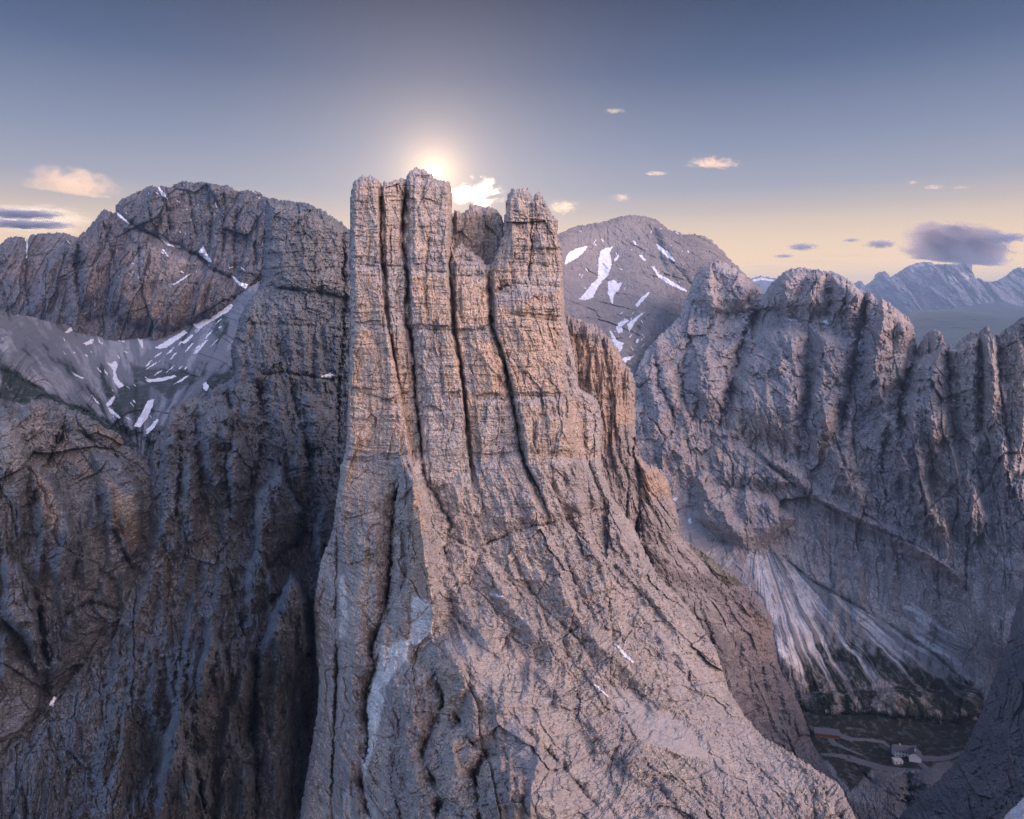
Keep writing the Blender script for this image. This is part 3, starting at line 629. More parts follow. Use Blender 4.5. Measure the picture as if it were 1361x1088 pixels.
for pl, a in [([(385,275),(455,300),(462,385),(390,380)],.8), ([(360,270),(384,275),(384,380),(354,375)],.25), ([(205,715),(222,735),(232,785),(222,790),(208,760)],.9), ([(270,700),(290,715),(282,740),(268,735)],.8), ([(340,660),(362,690),(360,712),(342,700)],.7),
              ([(300,560),(330,580),(325,640),(300,640)],.3), ([(330,790),(350,800),(345,815),(325,810)],.7), ([(355,903),(372,915),(378,980),(360,1010),(342,960)],.8), ([(150,950),(180,960),(178,1050),(150,1060)],.8), ([(110,960),(135,955),(140,1020),(120,1030)],.5), ([(240,645),(262,650),(262,700),(240,690)],.35)]:
    L.paint('warm', pl, a*.6, 9, 12)
for pl, a in [([(150,862),(165,870),(110,940),(20,1030),(-20,1040),(-20,1015),(60,945)],.9), ([(90,1000),(150,1010),(200,1060),(180,1100),(60,1100)],.5), ([(185,700),(240,790),(250,850),(190,850),(160,860)],.35)]:
    L.paint('scree', pl, a, 8)
k = np.clip(L.att['scree'], 0, 1); L.Y += (0.6*k*Rr).astype(F)
spl = side_of([(353,250),(350,380),(300,512),(240,560),(200,620),(190,1110)], True)
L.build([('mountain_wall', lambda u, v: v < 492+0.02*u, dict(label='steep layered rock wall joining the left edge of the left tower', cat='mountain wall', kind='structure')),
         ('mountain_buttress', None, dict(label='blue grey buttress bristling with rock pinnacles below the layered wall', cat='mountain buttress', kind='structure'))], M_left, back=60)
L.patch('snow_patch', [(420,497),(428,499),(437,495),(445,498),(440,503),(428,502)], M_snow, 0.8, label='small forked snow patch on the layered wall left of the towers', cat='snow patch', group=SN)
L.patch('snow_patch', [(64,936),(72,925),(76,926),(70,940)], M_snow, 0.8, label='snow sliver in the scree gully near the lower left edge', cat='snow patch', group=SN)

# ================================================================== nearer ridge at the left edge
silA = [(-100,552),(-30,540),(0,538),(12,541),(22,547),(32,539),(40,531),(55,529),(66,530),(74,533),(88,538),(99,544),(110,549),(121,555),(131,560),(140,568),(150,571),(158,575),(163,582),(164,590),(174,594),(184,599),(195,606),(215,625),(240,660)]
L = Layer((-100,520,245,1110), 1.2, [(-100,1110)]+silA+[(240,1110)], [silA], [(0,540,440),(50,530,445),(120,556,450),(190,604,470),(50,650,415),(150,680,430),(0,800,385),(100,800,390),(170,760,420),(60,900,372),(0,950,350),(130,900,400),(0,1090,320),(200,900,430),(150,1090,380)],
    top=(14, 20), edge=1.8, seed=51)
c, z = L.coords(); c2_, z2_ = c*0.8+z*0.5, z*0.8-c*0.5
L.Y -= rock(c2_, z2_*1.6, 26, 81, strata=.6, blocks=.9, ribs=1.1)+rock(c, z*2.4, 8, 83, fine=1.5, strata=.6, ribs=.5)+rock(c, z*2.2, 2.6, 84, fine=1.6, ribs=.4, blocks=1.2)
for ln, w_, h, a_ in [([(32,770),(52,800),(58,840),(66,890),(60,920)],5,26,-.6), ([(0,820),(30,850),(50,900),(68,925)],4,18,-.5), ([(90,560),(60,620),(40,680)],4,12,.5), ([(150,700),(165,740),(178,760)],4,16,.5), ([(100,570),(150,600),(185,640)],3,8,0), ([(80,820),(120,800),(160,810)],4,10,0)]:
    L.crack(ln, w_, h*1.8, 5, a_)
for pl, h, w_ in [([(35,615),(60,610),(85,660),(110,720),(90,790),(60,760),(40,690)],12,24), ([(120,600),(170,610),(190,650),(188,740),(150,720),(130,660)],14,22), ([(0,750),(25,745),(45,780),(55,840),(62,890),(30,850),(0,820)],14,20), ([(140,690),(160,700),(178,740),(165,790),(140,760)],8,12), ([(-30,560),(20,560),(40,600),(30,740),(-30,740)],10,30)]:
    L.bump(pl, h*2.2, w_*.8, tilt=.3)
L.spires(50, 33, (-10,640,180,860), (8,16), (40,90), (12,28))
for pl, a in [([(42,625),(62,640),(88,700),(80,715),(60,690)],.9), ([(140,635),(160,650),(180,660),(190,720),(175,735),(148,690)],.9), ([(100,600),(150,640),(140,650),(90,610)],.5), ([(38,535),(60,540),(60,570),(40,570)],.5), ([(128,560),(164,585),(160,595),(130,580)],.9)]:
    L.paint('warm', pl, a, 6, 9)
L.paint('scree', [(0,690),(50,720),(120,800),(60,860),(0,790)], .3); L.paint('pale', [(0,560),(60,560),(110,590),(60,640),(0,620)], .3)
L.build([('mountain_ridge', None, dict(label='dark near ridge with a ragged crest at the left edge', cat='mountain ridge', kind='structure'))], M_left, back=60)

# ================================================================== high cirque between the ridge and the massif
silB = [(-100,398),(-30,405),(0,412),(40,420),(66,428),(95,430),(130,424),(151,424),(176,430),(206,439),(228,434),(257,425),(305,400),(330,380),(360,365)]
L = Layer((-100,350,370,640), 1.2, [(-100,640)]+silB+[(365,640)], [], [(0,415,820),(60,430,1000),(100,440,1220),(200,445,1260),(257,430,1230),(330,392,1180),(150,470,1080),(200,475,1050),(270,470,980),(300,500,860),(0,450,740),(0,540,600),(80,500,760),(150,520,820),(180,570,700),(200,610,640),(250,540,760),(60,560,620),(340,450,1000)],
    seed=61)
c, z = L.coords(); dg = (L.U*0.82+L.V*0.57)
L.Y -= (rock(c*.7+z*2.2, c*1.0-z*.3, 34, 91, strata=.3, blocks=.25, ribs=.5, fine=.6)*0.6).astype(F)
L.bump([(0,430),(60,460),(110,500),(60,520),(0,490)], 25, 20); L.bump([(150,560),(160,515),(215,505),(265,515),(275,540),(215,600)], 25, 18, bottom=False); L.bump([(75,460),(110,452),(125,475),(110,485)],14,8)
L.crack([(20,500),(80,530),(150,565),(190,590)], 5, 22)
L.paint('scree', [(-30,400),(365,350),(365,640),(-30,640)], .8, 5)
L.paint('grass', [(0,480),(30,500),(90,535),(150,560),(185,595),(150,590),(60,545),(0,530)], 1, 5); L.paint('grass', [(165,470),(175,485),(205,490),(250,492),(262,500),(225,530),(180,500)], .8, 5); L.paint('grass', [(155,515),(200,510),(195,560),(160,550)], .8, 5)
an_ = np.arctan2(L.U-185, 640-L.V); rr_ = np.hypot(L.U-185, 640-L.V)
st_ = fbm(an_*11+fbm(rr_/60, an_*2, 5, 2)*.5, rr_/70, 66, 5, .6); L.Y += (st_*9).astype(F)
L.att['pale'] = np.clip((st_-.08)*5, 0, .8).astype(F); L.att['grass'] = np.maximum(L.att['grass'], np.clip((-.16-st_+np.clip((L.V-470)/500, 0, .2))*6, 0, 1)).astype(F)
L.build([('high_basin', None, dict(label='scree covered high basin under the left massif', cat='basin', kind='structure'))], rock_mat('cirque', (0.10,0.12,0.155), (0.13,0.145,0.18), (0.18,0.165,0.16), 20.0, scree=(0.125,0.145,0.185), grass=(0.016,0.025,0.024), pale=(.25,.27,.32)), back=60)
for pl, lb in [([(258,428),(275,422),(290,415),(306,403),(311,406),(304,414),(285,425),(265,437),(255,432)], 'broad snow tongue climbing right along the foot of the left massif'),
    ([(205,462),(225,450),(245,438),(250,442),(235,452),(222,462),(212,464)], 'snow band in the middle of the high basin scree'), ([(150,430),(160,432),(168,438),(166,456),(161,454),(162,442)], 'snow strip under the dark cliff of the high basin'),
    ([(175,437),(186,442),(190,452),(191,466),(186,458),(180,446)], 'curved snow strip beside the short strip in the high basin'), ([(140,480),(148,483),(153,478),(157,484),(154,494),(158,505),(166,512),(158,517),(150,505),(150,492)], 'branching snow patch in the gully of the high basin'),
    ([(177,567),(188,548),(196,532),(206,529),(204,538),(196,556),(186,568)], 'sickle shaped snow patch low in the high basin'), ([(193,572),(208,556),(212,557),(204,570),(195,578)], 'narrow snow patch right of the sickle shaped one'),
    ([(193,504),(210,502),(232,498),(236,500),(215,507),(196,508)], 'thin level snow strip above the dark grassy step'), ([(230,511),(245,500),(254,498),(240,508)], 'short slanting snow strip at the edge of the basin step'),
    ([(269,510),(273,506),(278,513),(276,520),(270,518)], 'small round snow patch beside the buttress edge'), ([(140,537),(152,524),(154,528),(148,538),(143,541)], 'small snow patch on the valley side of the basin'),
    ([(142,540),(150,544),(161,555),(158,557),(146,548)], 'thin snow streak low on the left valley side'), ([(120,523),(128,530),(134,538),(128,536)], 'tiny snow streak left of the basin gully'),
    ([(85,442),(95,433),(104,429),(98,438),(90,443)], 'snow wisp at the far left corner of the basin'), ([(105,437),(112,426),(114,428),(112,436),(107,440)], 'upright snow wisp beside the one in the left corner'), ([(110,456),(120,451),(126,450),(122,457),(114,459)], 'small ragged snow patch below the left corner cliffs'),
    ([(95,493),(103,498),(113,502),(108,504),(98,498)], 'slanting snow fleck on the grey left slope'), ([(240,455),(256,443),(258,446),(246,457)], 'slim snow streak right of the basin scree'), ([(255,470),(270,456),(276,447),(272,458),(262,470)], 'long fine snow line on the right side of the basin')]:
    L.patch('snow_patch', pl, M_snow, 1.2, step=.5, edge=.7, label=lb, cat='snow patch', group=SN)

rg = random.Random(4); it = []
for i in range(34):
    t_ = rg.random(); u = 262-70*t_+rg.uniform(-8, 55); v = 432+58*t_+rg.uniform(-14, 8); it.append((u, v, rg.uniform(2, 9), rg.uniform(.4, 1.3), math.radians(rg.uniform(-50, -28))))
for i in range(14): it.append((rg.uniform(85, 180), rg.uniform(440, 475), rg.uniform(1, 4), rg.uniform(.4, 1.1), math.radians(rg.uniform(20, 80))))
for i in range(12): it.append((rg.uniform(130, 200), rg.uniform(490, 560), rg.uniform(1.5, 5), rg.uniform(.4, 1.1), math.radians(rg.uniform(25, 60))))
L.flecks(it, M_snow, 1.0, 'scattered bits and streaks of snow on the high basin scree')

# ================================================================== left massif
silC = [(60,340),(90,322),(99,321),(104,314),(111,307),(118,301),(122,294),(127,290),(132,282),(139,276),(146,280),(152.6,281),(154,272),(159,265),(165,261),(178,256),(191,250),(202,245),(212,247),(228,246),(238,241),(246,240),(258,242),(272,241),
        (290,244),(305,246),(311,251),(316,253),(328,252),(342,253),(349,258),(353,262),(364,262),(400,268),(460,300),(480,330)]
L = Layer((60,230,480,470), 1.1, [(60,470)]+silC+[(480,470)], [silC], [(250,241,1420),(120,300,1360),(350,258,1380),(250,340,1330),(110,380,1290),(170,430,1270),(230,440,1250),(330,380,1240),(210,330,1320),(400,400,1240),(220,380,1285),(300,330,1310)], top=(16, 40), edge=1.5, seed=71)
c, z = L.coords()
L.Y -= rock(c, z*1.2, 52, 101, strata=.45, ribs=1.7)+rock(c, z*1.3, 19, 103, strata=.7, fine=1.5, blocks=1.3)
for ln, w_, h, a_ in [([(103,320),(100,360),(106,420)],3,40,.5), ([(154,280),(175,297),(188,306),(212,316),(232,325),(265,340),(282,358),(312,372)],3,30,0), ([(212,250),(222,280),(226,310)],2.5,22,.5), ([(275,245),(282,290),(278,330)],2.5,20,-.5), ([(316,255),(312,300),(310,360)],2.5,22,.5),
                      ([(345,260),(340,300),(338,360)],2.5,22,.5), ([(250,250),(256,290),(262,320)],2,15,0), ([(135,290),(146,330),(152,360)],3,24,.5), ([(186,320),(184,350),(190,390)],2.5,16,0), ([(297,250),(300,300),(296,340)],2,14,0), ([(195,250),(200,290),(210,312)],2,16,0)]:
    L.crack(ln, w_, h*1.7, 3, a_)
L.bump([(105,330),(127,292),(140,278),(160,300),(180,330),(175,400),(150,420),(110,425)], 35, 26, bottom=False)
L.bump([(160,390),(215,378),(260,355),(285,362),(310,385),(312,400),(290,420),(225,440),(180,435),(155,420)], 40, 24, bottom=False)
L.bump([(175,330),(200,318),(262,345),(255,352),(210,375),(165,388)], 14, 14)
for pl, a in [([(165,385),(215,380),(262,355),(285,375),(280,410),(225,435),(160,425)],.5), ([(108,310),(130,320),(140,370),(115,400)],.6), ([(150,330),(185,330),(175,360)],.35)]:
    L.paint('warm', pl, a, 8)
L.paint('scree', [(175,345),(200,325),(262,350),(215,375),(165,385)], .4)
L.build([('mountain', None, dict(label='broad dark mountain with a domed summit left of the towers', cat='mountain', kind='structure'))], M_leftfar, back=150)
for pl, lb in [([(208,247),(212,248),(222,261),(224,266),(216,261)], 'short snow streak just under the domed summit of the left mountain'), ([(152,280),(160,284),(173,296),(171,298),(158,288)], 'slanting snow streak in the notch of the left mountain'),
    ([(209,310),(216,313),(226,322),(240,326),(241,330),(222,326),(213,317)], 'ragged snow band halfway up the left mountain'), ([(214,330),(218,331),(225,341),(221,340)], 'tiny snow patch under the ragged band'), ([(264,334),(270,326),(275,336),(282,347),(279,349),(265,339)], 'hooked snow patch right of centre on the left mountain'),
    ([(224,377),(232,376),(245,367),(260,359),(246,370),(232,379)], 'fine snow line along the ledge of the left mountain'), ([(306,366),(312,367),(318,374),(331,378),(327,384),(318,380)], 'star shaped snow patch where the ledge meets the wall'), ([(253,251),(262,254),(260,256),(254,254)], 'snow fleck beside the summit of the left mountain')]:
    L.patch('snow_patch', pl, M_snow, 1.5, step=.5, edge=.6, label=lb, cat='snow patch', group=SN)

rg = random.Random(8)
L.flecks([(rg.uniform(150, 345), rg.uniform(255, 372), rg.uniform(1, 4), rg.uniform(.35, .8), math.radians(rg.choice([25, 35, -20, 80]))) for _ in range(30)], M_snow, 1.5, 'tiny flecks of snow on ledges of the dark left mountain')
# far left mountain
silD = [(-100,322),(-60,334),(-30,330),(0,324),(6,318),(12,314),(22,313),(33,315),(35,321),(37,320),(39,311),(48,309.5),(61,309),(73,308),(85,308),(94,311),(104,315),(115,320),(135,335)]
L = Layer((-100,300,135,470), 1.1, [(-100,470)]+silD+[(135,470)], [silD], [(0,320,1800),(80,308,1850),(0,420,1720),(100,430,1700),(50,380,1740)], top=(10, 40), edge=1.0, seed=81)
c, z = L.coords(); L.Y -= rock(c, z, 60, 111, strata=.3)+rock(c, z, 20, 113)
L.crack([(35,315),(36,345),(34,380),(40,420)], 2.5, 40); L.crack([(0,370),(8,400),(12,420)], 2, 25); L.crack([(70,380),(72,410)], 2, 25); L.bump([(36,400),(60,365),(95,360),(100,430),(40,435)], 25, 16, bottom=False)
for pl, a in [([(5,340),(35,345),(45,370),(10,370)],.5), ([(75,365),(98,365),(98,395),(70,400)],.7), ([(60,350),(98,350),(100,370),(60,370)],.4)]: L.paint('warm', pl, a, 6)
L.build([('mountain', None, dict(label='low flat topped mountain at the far left edge', cat='mountain', kind='structure'))], M_leftfar, back=150)
for pl, lb in [([(34.5,316),(37.5,318),(37,344),(34,343)], 'upright snow strip in the notch of the flat topped mountain'), ([(86,317),(90,319),(100,329),(97,329)], 'slanting snow streak on the flat topped mountain')]:
    L.patch('snow_patch', pl, M_snow, 2, step=.5, edge=.4, label=lb, cat='snow patch', group=SN)

# ================================================================== round snow-streaked mountain right of the towers
silG = [(690,340),(720,325),(740,311),(754,304),(767,299.5),(786,296),(804,293),(815,289),(824,287),(832,285.5),(840,285),(852,285.5),(863,288),(870,290),(877,294),(885,301),(893,306),(900,306),(909,311),(922,310),(936,313),(944,317),(950,322),(960,331),(968,341),(980,352),(989,362),(1009,380),(1040,410)]
L = Layer((690,275,1045,760), 1.1, [(690,760)]+silG+[(1040,560),(960,760)], [silG], [(840,287,2100),(740,315,1900),(1000,380,1900),(800,360,1850),(900,350,1900),(960,390,1750),(760,420,1500),(850,420,1500),(830,480,1280),(900,470,1400),(850,540,1150),(720,540,1150),(720,760,880),(850,760,960),(950,760,1080),(960,500,1400)], top=(14, 30), edge=1.0, seed=91)
c, z = L.coords(); L.Y -= rock(c*.9+z*.5, z, 40, 121, strata=.5, blocks=.5, ribs=.6, fine=.8)*.8+rock(c, z, 14, 123, strata=1.0, blocks=.6, ribs=.5, fine=1.4)
L.bump([(870,300),(940,318),(985,365),(920,400),(880,350)], 40, 25); L.crack([(870,310),(890,345),(930,390)], 3, 20); L.crack([(885,395),(850,430),(838,470)], 3, 20)
L.paint('scree', [(740,320),(840,290),(880,340),(900,380),(830,480),(740,420)], .45)
M_round = rock_mat('round_mountain_rock', (0.185,0.175,0.185), (0.235,0.22,0.22), (0.28,0.23,0.19), 26.0, scree=(0.22,0.21,0.22))
L.build([('mountain', None, dict(label='rounded grey mountain with large snow fields right of the towers', cat='mountain', kind='structure'))], M_round, back=200)
for pl, lb in [([(751,344),(755,335),(765,330),(778,326),(782,327),(774,338),(762,346),(750,353)], 'snow field on the left flank of the rounded mountain beside the tower'),
    ([(768,398),(776,390),(785,378),(794,369),(795,345),(797,334),(805,329),(815,327),(811,336),(814,350),(809,365),(801,373),(795,382),(788,396),(778,399)], 'largest snow field, tall and crooked, on the rounded mountain'),
    ([(808,373),(816,371),(822,376),(829,374),(822,386),(816,393),(815,406),(811,400),(807,388)], 'forked snow field right under the largest one'), ([(815,345),(822,338),(824,341),(817,348)], 'small snow fleck beside the top of the largest snow field'),
    ([(872,323),(880,328),(890,336),(898,347),(896,348),(884,340),(874,330)], 'slanting snow stripe high on the right of the rounded mountain'), ([(865,354),(870,353),(875,363),(890,371),(914,386),(912,388),(893,380),(874,368)], 'long slanting snow ribbon on the right of the rounded mountain'),
    ([(847,338),(854,339),(860,346),(856,347)], 'square snow fleck between the large field and the slanting stripe'), ([(840,318),(845,321),(849,327),(843,325)], 'snow fleck close below the rounded summit'),
    ([(843,405),(853,394),(862,387),(864,389),(855,400),(848,408)], 'snow strip at the top of the gully chain'), ([(818,435),(822,428),(833,423),(836,426),(827,434),(828,442),(822,443)], 'snow patch in the middle of the gully chain'),
    ([(833,430),(848,418),(861,411),(852,420),(843,430),(836,443)], 'long snow strip on the right of the gully chain'), ([(808,432),(813,440),(820,452),(830,455),(826,466),(818,470),(814,455)], 'branching snow patch low in the gully chain'),
    ([(823,480),(830,474),(844,472),(836,479),(826,485)], 'lowest snow patch of the gully chain beside the ochre buttress'), ([(844,455),(846,449),(850,450),(848,457)], 'tiny snow dot right of the gully chain')]:
    L.patch('snow_patch', pl, M_snow, 1.5, step=.5, edge=.8, label=lb, cat='snow patch', group=SN)

rg = random.Random(9)
L.flecks([(rg.uniform(770, 920), rg.uniform(300, 385), rg.uniform(1, 3.5), rg.uniform(.4, .9), math.radians(rg.choice([35, 50, -60]))) for _ in range(26)]+[(rg.uniform(812, 860), rg.uniform(415, 475), rg.uniform(1.5, 4), rg.uniform(.5, 1.1), math.radians(rg.choice([-50, -35, 60]))) for _ in range(14)],
    M_snow, 1.5, 'small scattered snow remains on the rounded mountain')
# ================================================================== long wall on the right with the valley at its foot
silH = [(820,540),(840,505),(850,480),(860,462),(885,436),(902,420),(910,400),(916,385),(920,372),(925,362),(934,356),(942,350),(950,346),(960,346),(970,350),(980,357),(987,362),(996,370),(1003,378),(1010,388),(1016,391),(1020,382),(1025,376),(1033,368),(1041,360),(1050,357),(1060,355),
    (1074,356),(1087,357.5),(1098,361),(1104,361),(1110,364),(1118,366),(1128,371),(1137,378),(1144,383),(1150,388),(1153,385),(1160,390),(1165,397),(1168,399),(1171,394),(1180,400),(1190,408),(1198,414),(1206,420),(1211,425),(1215,433),(1217,448),(1218.5,463),(1221,456),(1226,449),(1233,440),
    (1240,436.5),(1248,438),(1254,444),(1257,455),(1260,460),(1264,457),(1268,460),(1275,452),(1288,442),(1295,437),(1299,444),(1302,438),(1306,434),(1311,431),(1315,432),(1320,440),(1325,446),(1329,443),(1336,435),(1342,433),(1350,426),(1361,418),(1400,400),(1440,392),(1490,380)]
L = Layer((770,335,1490,1010), 1.15, [(770,1010),(770,640),(800,560)]+silH+[(1490,1010)], [silH], [(940,350,1420),(1060,357,1220),(1010,395,1300),(1140,385,1120),(1200,420,1040),(1218,465,1020),(1250,450,960),(1310,440,900),(1361,425,860),(1400,405,850),
     (900,450,1290),(840,520,1180),(900,560,1100),(850,620,1050),(1000,520,1120),(1000,600,1060),(1100,520,1060),(1080,620,1000),(1200,560,940),(1200,660,900),(1340,560,820),(1490,420,820),(1490,700,760),(1490,1000,690),(1340,700,780),(900,680,1000),(860,760,900),(1010,740,950),(1060,800,890),(1100,860,840),(1040,870,800),
     (1180,760,880),(1250,830,820),(1290,900,790),(1340,850,720),(1060,930,790),(1180,925,775),(1300,940,760),(1180,970,745),(1100,965,760),(1270,970,740),(1000,900,800)], top=(14, 30), edge=1.6, seed=95)
c, z = L.coords([(800,300),(800,1000)], [(1400,300),(1400,1000)], 640.0)
up = np.clip((690+0.25*(L.U-900)-L.V)/80, 0, 1)
Rf = rock(c, z*1.6, 46, 237, strata=.35, blocks=.9, ribs=1.15)
L.Y -= Rf*(0.25+0.75*up)+rock(c, z*1.5, 17, 133, strata=.5, fine=1.3, blocks=.9)*(0.3+0.7*up)
for ln, w_, h, a_ in [([(1010,392),(998,430),(985,450),(975,500),(962,540),(955,575)],5,55,.6), ([(1070,480),(1075,520),(1068,560),(1060,610)],3.5,30,.5), ([(1152,388),(1148,430),(1135,480),(1125,530),(1115,580)],5,50,-.5), ([(1218,462),(1205,500),(1195,540),(1200,600)],4,45,.5),
                   ([(1100,362),(1102,395),(1095,425)],3,28,.5), ([(1127,372),(1122,400),(1118,430)],2.5,18,0), ([(925,420),(912,460),(905,520),(920,560)],4,30,.4), ([(1259,458),(1262,520),(1270,600)],4,36,.5), ([(1301,444),(1304,500),(1300,580)],3,26,.5), ([(1326,446),(1330,520),(1340,600)],3,26,.5),
                   ([(870,470),(880,520),(900,560)],3.5,26,0), ([(1165,400),(1160,450),(1172,500)],3,22,.5), ([(985,520),(990,580),(1010,620)],3,16,0), ([(1232,560),(1240,640),(1250,700)],3,22,.5), ([(1180,560),(1170,620),(1180,680)],3,20,.5)]:
    L.crack(ln, w_*.8, h*1.1, 7, a_)
for pl, h, w_ in [([(918,365),(950,346),(985,360),(1005,385),(975,425),(930,415),(914,400)],26,18), ([(1020,388),(1045,360),(1098,362),(1096,420),(1060,424),(1020,410)],22,18), ([(1104,364),(1150,390),(1145,430),(1110,432)],20,14), ([(1170,400),(1214,430),(1205,500),(1150,560),(1140,520),(1150,450)],30,24),
                  ([(1010,430),(1075,440),(1072,520),(1062,600),(1000,590),(965,580),(975,510),(990,460)],34,30), ([(1085,440),(1140,450),(1120,560),(1080,620),(1070,560)],28,26), ([(920,460),(985,450),(960,540),(940,560),(912,520)],24,22), ([(850,490),(900,480),(905,540),(870,580)],18,20),
                  ([(925,610),(960,582),(1000,600),(1050,640),(1010,660),(960,650),(925,660)],16,14), ([(1210,480),(1255,460),(1262,560),(1230,640),(1200,600)],26,22), ([(1265,465),(1300,445),(1302,540),(1275,560)],22,16), ([(1303,440),(1325,448),(1330,540),(1306,540)],18,12), ([(930,640),(1020,655),(1060,690),(1010,735),(960,720),(925,690)],22,22)]:
    L.bump(pl, h*1.6, w_*.8, bottom=True, fd=.35, tilt=.3)
L.crack([(960,418),(1020,412),(1060,425),(1110,435),(1150,440)], 3, 14, 5)
L.crack([(960,578),(1010,605),(1060,650),(1130,690),(1220,725),(1290,770)], 3, 18, 6); L.ridge([(1050,640),(1120,682),(1180,712),(1240,740),(1300,790)], 14, 12)
for ln, w_, h in [([(860,545),(900,600),(950,670),(1000,735)],22,26), ([(960,582),(1040,620),(1100,668),(1180,705),(1290,770)],16,22), ([(1100,440),(1090,520),(1110,600),(1150,680)],22,34), ([(1175,410),(1160,480),(1180,560),(1215,640),(1260,720)],24,36), ([(1245,480),(1235,540),(1260,600),(1300,700)],24,22), ([(1313,470),(1318,540),(1340,640)],22,16), ([(1040,365),(1050,430),(1030,500)],22,26), ([(940,352),(950,420),(935,500),(960,560)],22,28)]:
    L.ridge(ln, w_, h, 9, 12)
L.spires(70, 43, (1080,470,1400,760), (7,15), (50,120), (8,22)); L.spires(50, 53, (850,470,1080,640), (7,14), (40,90), (6,16)); L.spires(60, 63, (900,620,1300,800), (8,18), (30,70), (4,12), lean=.3)
fan = [(990,735),(1010,730),(1035,735),(1080,775),(1120,795),(1180,830),(1230,865),(1290,915),(1250,915),(1180,905),(1060,905),(1045,880),(1020,830),(1000,770)]
L.crack([(1033,733),(1080,772),(1130,800),(1190,835),(1245,872),(1292,915)], 3, 14, 4, -.8)
L.bump([(1040,925),(1100,918),(1200,915),(1300,912),(1310,950),(1250,962),(1160,950),(1080,955)], 18, 10, bottom=False)
L.paint('scree', fan, 1.0, 7); L.paint('pale', [(992,738),(1012,735),(1028,770),(1038,815),(1030,830),(1012,790)], .9, 5, 8); L.paint('pale', [(1040,742),(1056,765),(1078,800),(1082,826),(1070,815),(1052,775)], .9, 4, 8); L.paint('pale', [(1210,800),(1228,812),(1238,840),(1226,842)], .8, 4, 8); L.paint('scree', [(900,690),(915,720),(985,770),(1000,790),(990,735),(930,700),(903,660)], .5, 7); L.paint('scree', [(1200,800),(1230,810),(1290,860),(1295,905),(1250,880),(1210,840)], .8, 6); L.paint('scree', [(1300,650),(1361,720),(1361,790),(1310,720)], .6, 6)
L.paint('scree', [(960,580),(1060,645),(1130,685),(1250,745),(1240,755),(1120,705),(1040,660),(950,595)], .5, 5); L.paint('scree', [(1010,430),(1070,430),(1120,450),(1110,480),(1020,470)], .45, 8)
L.paint('grass', [(1045,895),(1100,862),(1180,872),(1250,900),(1310,925),(1300,960),(1150,960),(1060,960),(1040,920)], 1.0, 26, 12, .3); L.paint('grass', [(815,960),(1400,950),(1400,1010),(815,1010)], 1.0, 8)
kk = np.clip(L.att['scree'], 0, 1); L.Y += (0.6*kk*(Rf-Rf.mean())*(0.25+0.75*up)).astype(F)
# debris chutes on the fan: shallow grooves from its apex, pale fresh gravel in them
ang_ = np.arctan2(L.U-1008, L.V-700); fm_ = np.clip(kk, 0, 1)*(L.V > 725)
ch = fbm(ang_*13+.4*fbm(L.U/40, L.V/40, 78, 2), L.V/300, 77, 5, .62); L.Y += (fm_*ch*9).astype(F)
L.att['pale'] = np.maximum(L.att['pale'], np.clip((ch-0.0)*6, 0, 1)*fm_*np.clip((915-L.V)/60, 0, 1)*.95).astype(F)
L.paint('pale', [(1026,832),(1040,852),(1056,872),(1078,895),(1095,905),(1085,908),(1060,892),(1036,872)], 1, 3, 6)
L.att['grass'] *= np.where(L.V < 955, np.clip(1-np.clip(ch*5, 0, 1)*np.clip((945-L.V)/50, 0, 1), 0, 1), 1).astype(F)
for pl, a in [([(975,540),(1010,555),(1060,560),(1062,600),(1030,610),(975,580)],.55), ([(1100,540),(1115,545),(1105,600),(1085,610)],.7), ([(925,600),(955,585),(965,605),(930,620)],.6), ([(930,355),(1000,375),(985,415),(925,400)],.3), ([(1040,362),(1095,365),(1090,415),(1045,415)],.25), ([(1170,400),(1212,430),(1200,520),(1165,520)],.4),
              ([(1240,440),(1400,410),(1400,560),(1240,600)],.4), ([(1230,600),(1260,600),(1262,720),(1240,720)],.6), ([(1120,600),(1150,600),(1150,660),(1120,650)],.4), ([(880,470),(905,480),(910,560),(890,540)],.4)]:
    L.paint('warm', pl, a, 8)
rB = lambda u, v: (u > 1218.5+np.clip((v-463), 0, 400)*0.05) & (v < 760)
L.build([('mountain', lambda u, v: (u < 1013-(v-392)*0.3) & (v < 600) & (v < 1200), dict(label='rocky foothill peak between the rounded mountain and the long wall', cat='mountain', kind='structure')),
         ('mountain_ridge', rB, dict(label='jagged tooth like ridge running to the right edge', cat='mountain ridge', kind='structure')),
         ('mountain', None, dict(label='massive fissured rock wall with scree fans above the valley huts', cat='mountain', kind='structure'))], M_far, back=160)
for pl, lb in [([(1126,497),(1129,484),(1134,487),(1131,498)], 'small snow patch in the gully of the long right wall'), ([(1140,458),(1144,440),(1147,439),(1146,452),(1142,460)], 'upright snow streak high in the gully of the right wall'), ([(1046,424),(1056,422),(1062,427),(1050,427)], 'flat snow fleck on the ledge under the right wall summit'),
    ([(1092,427),(1098,424),(1104,433),(1097,431)], 'second snow fleck farther right on the summit ledge'), ([(990,438),(998,430),(999,433),(992,440)], 'snow sliver at the head of the deep cleft'), ([(893,664),(897,660),(902,661),(898,667)], 'little snow patch beside the square buttress'),
    ([(913,690),(918,688),(921,696),(916,696)], 'snow dot on scree right of the square buttress'), ([(926,410),(930,409),(931,416),(928,416)], 'snow speck on the foothill peak'), ([(1203,490),(1212,476),(1214,470),(1209,487)], 'thin snow trace under the notch of the right wall')]:
    L.patch('snow_patch', pl, M_snow, 1.2, step=.5, edge=.7, label=lb, cat='snow patch', group=SN)

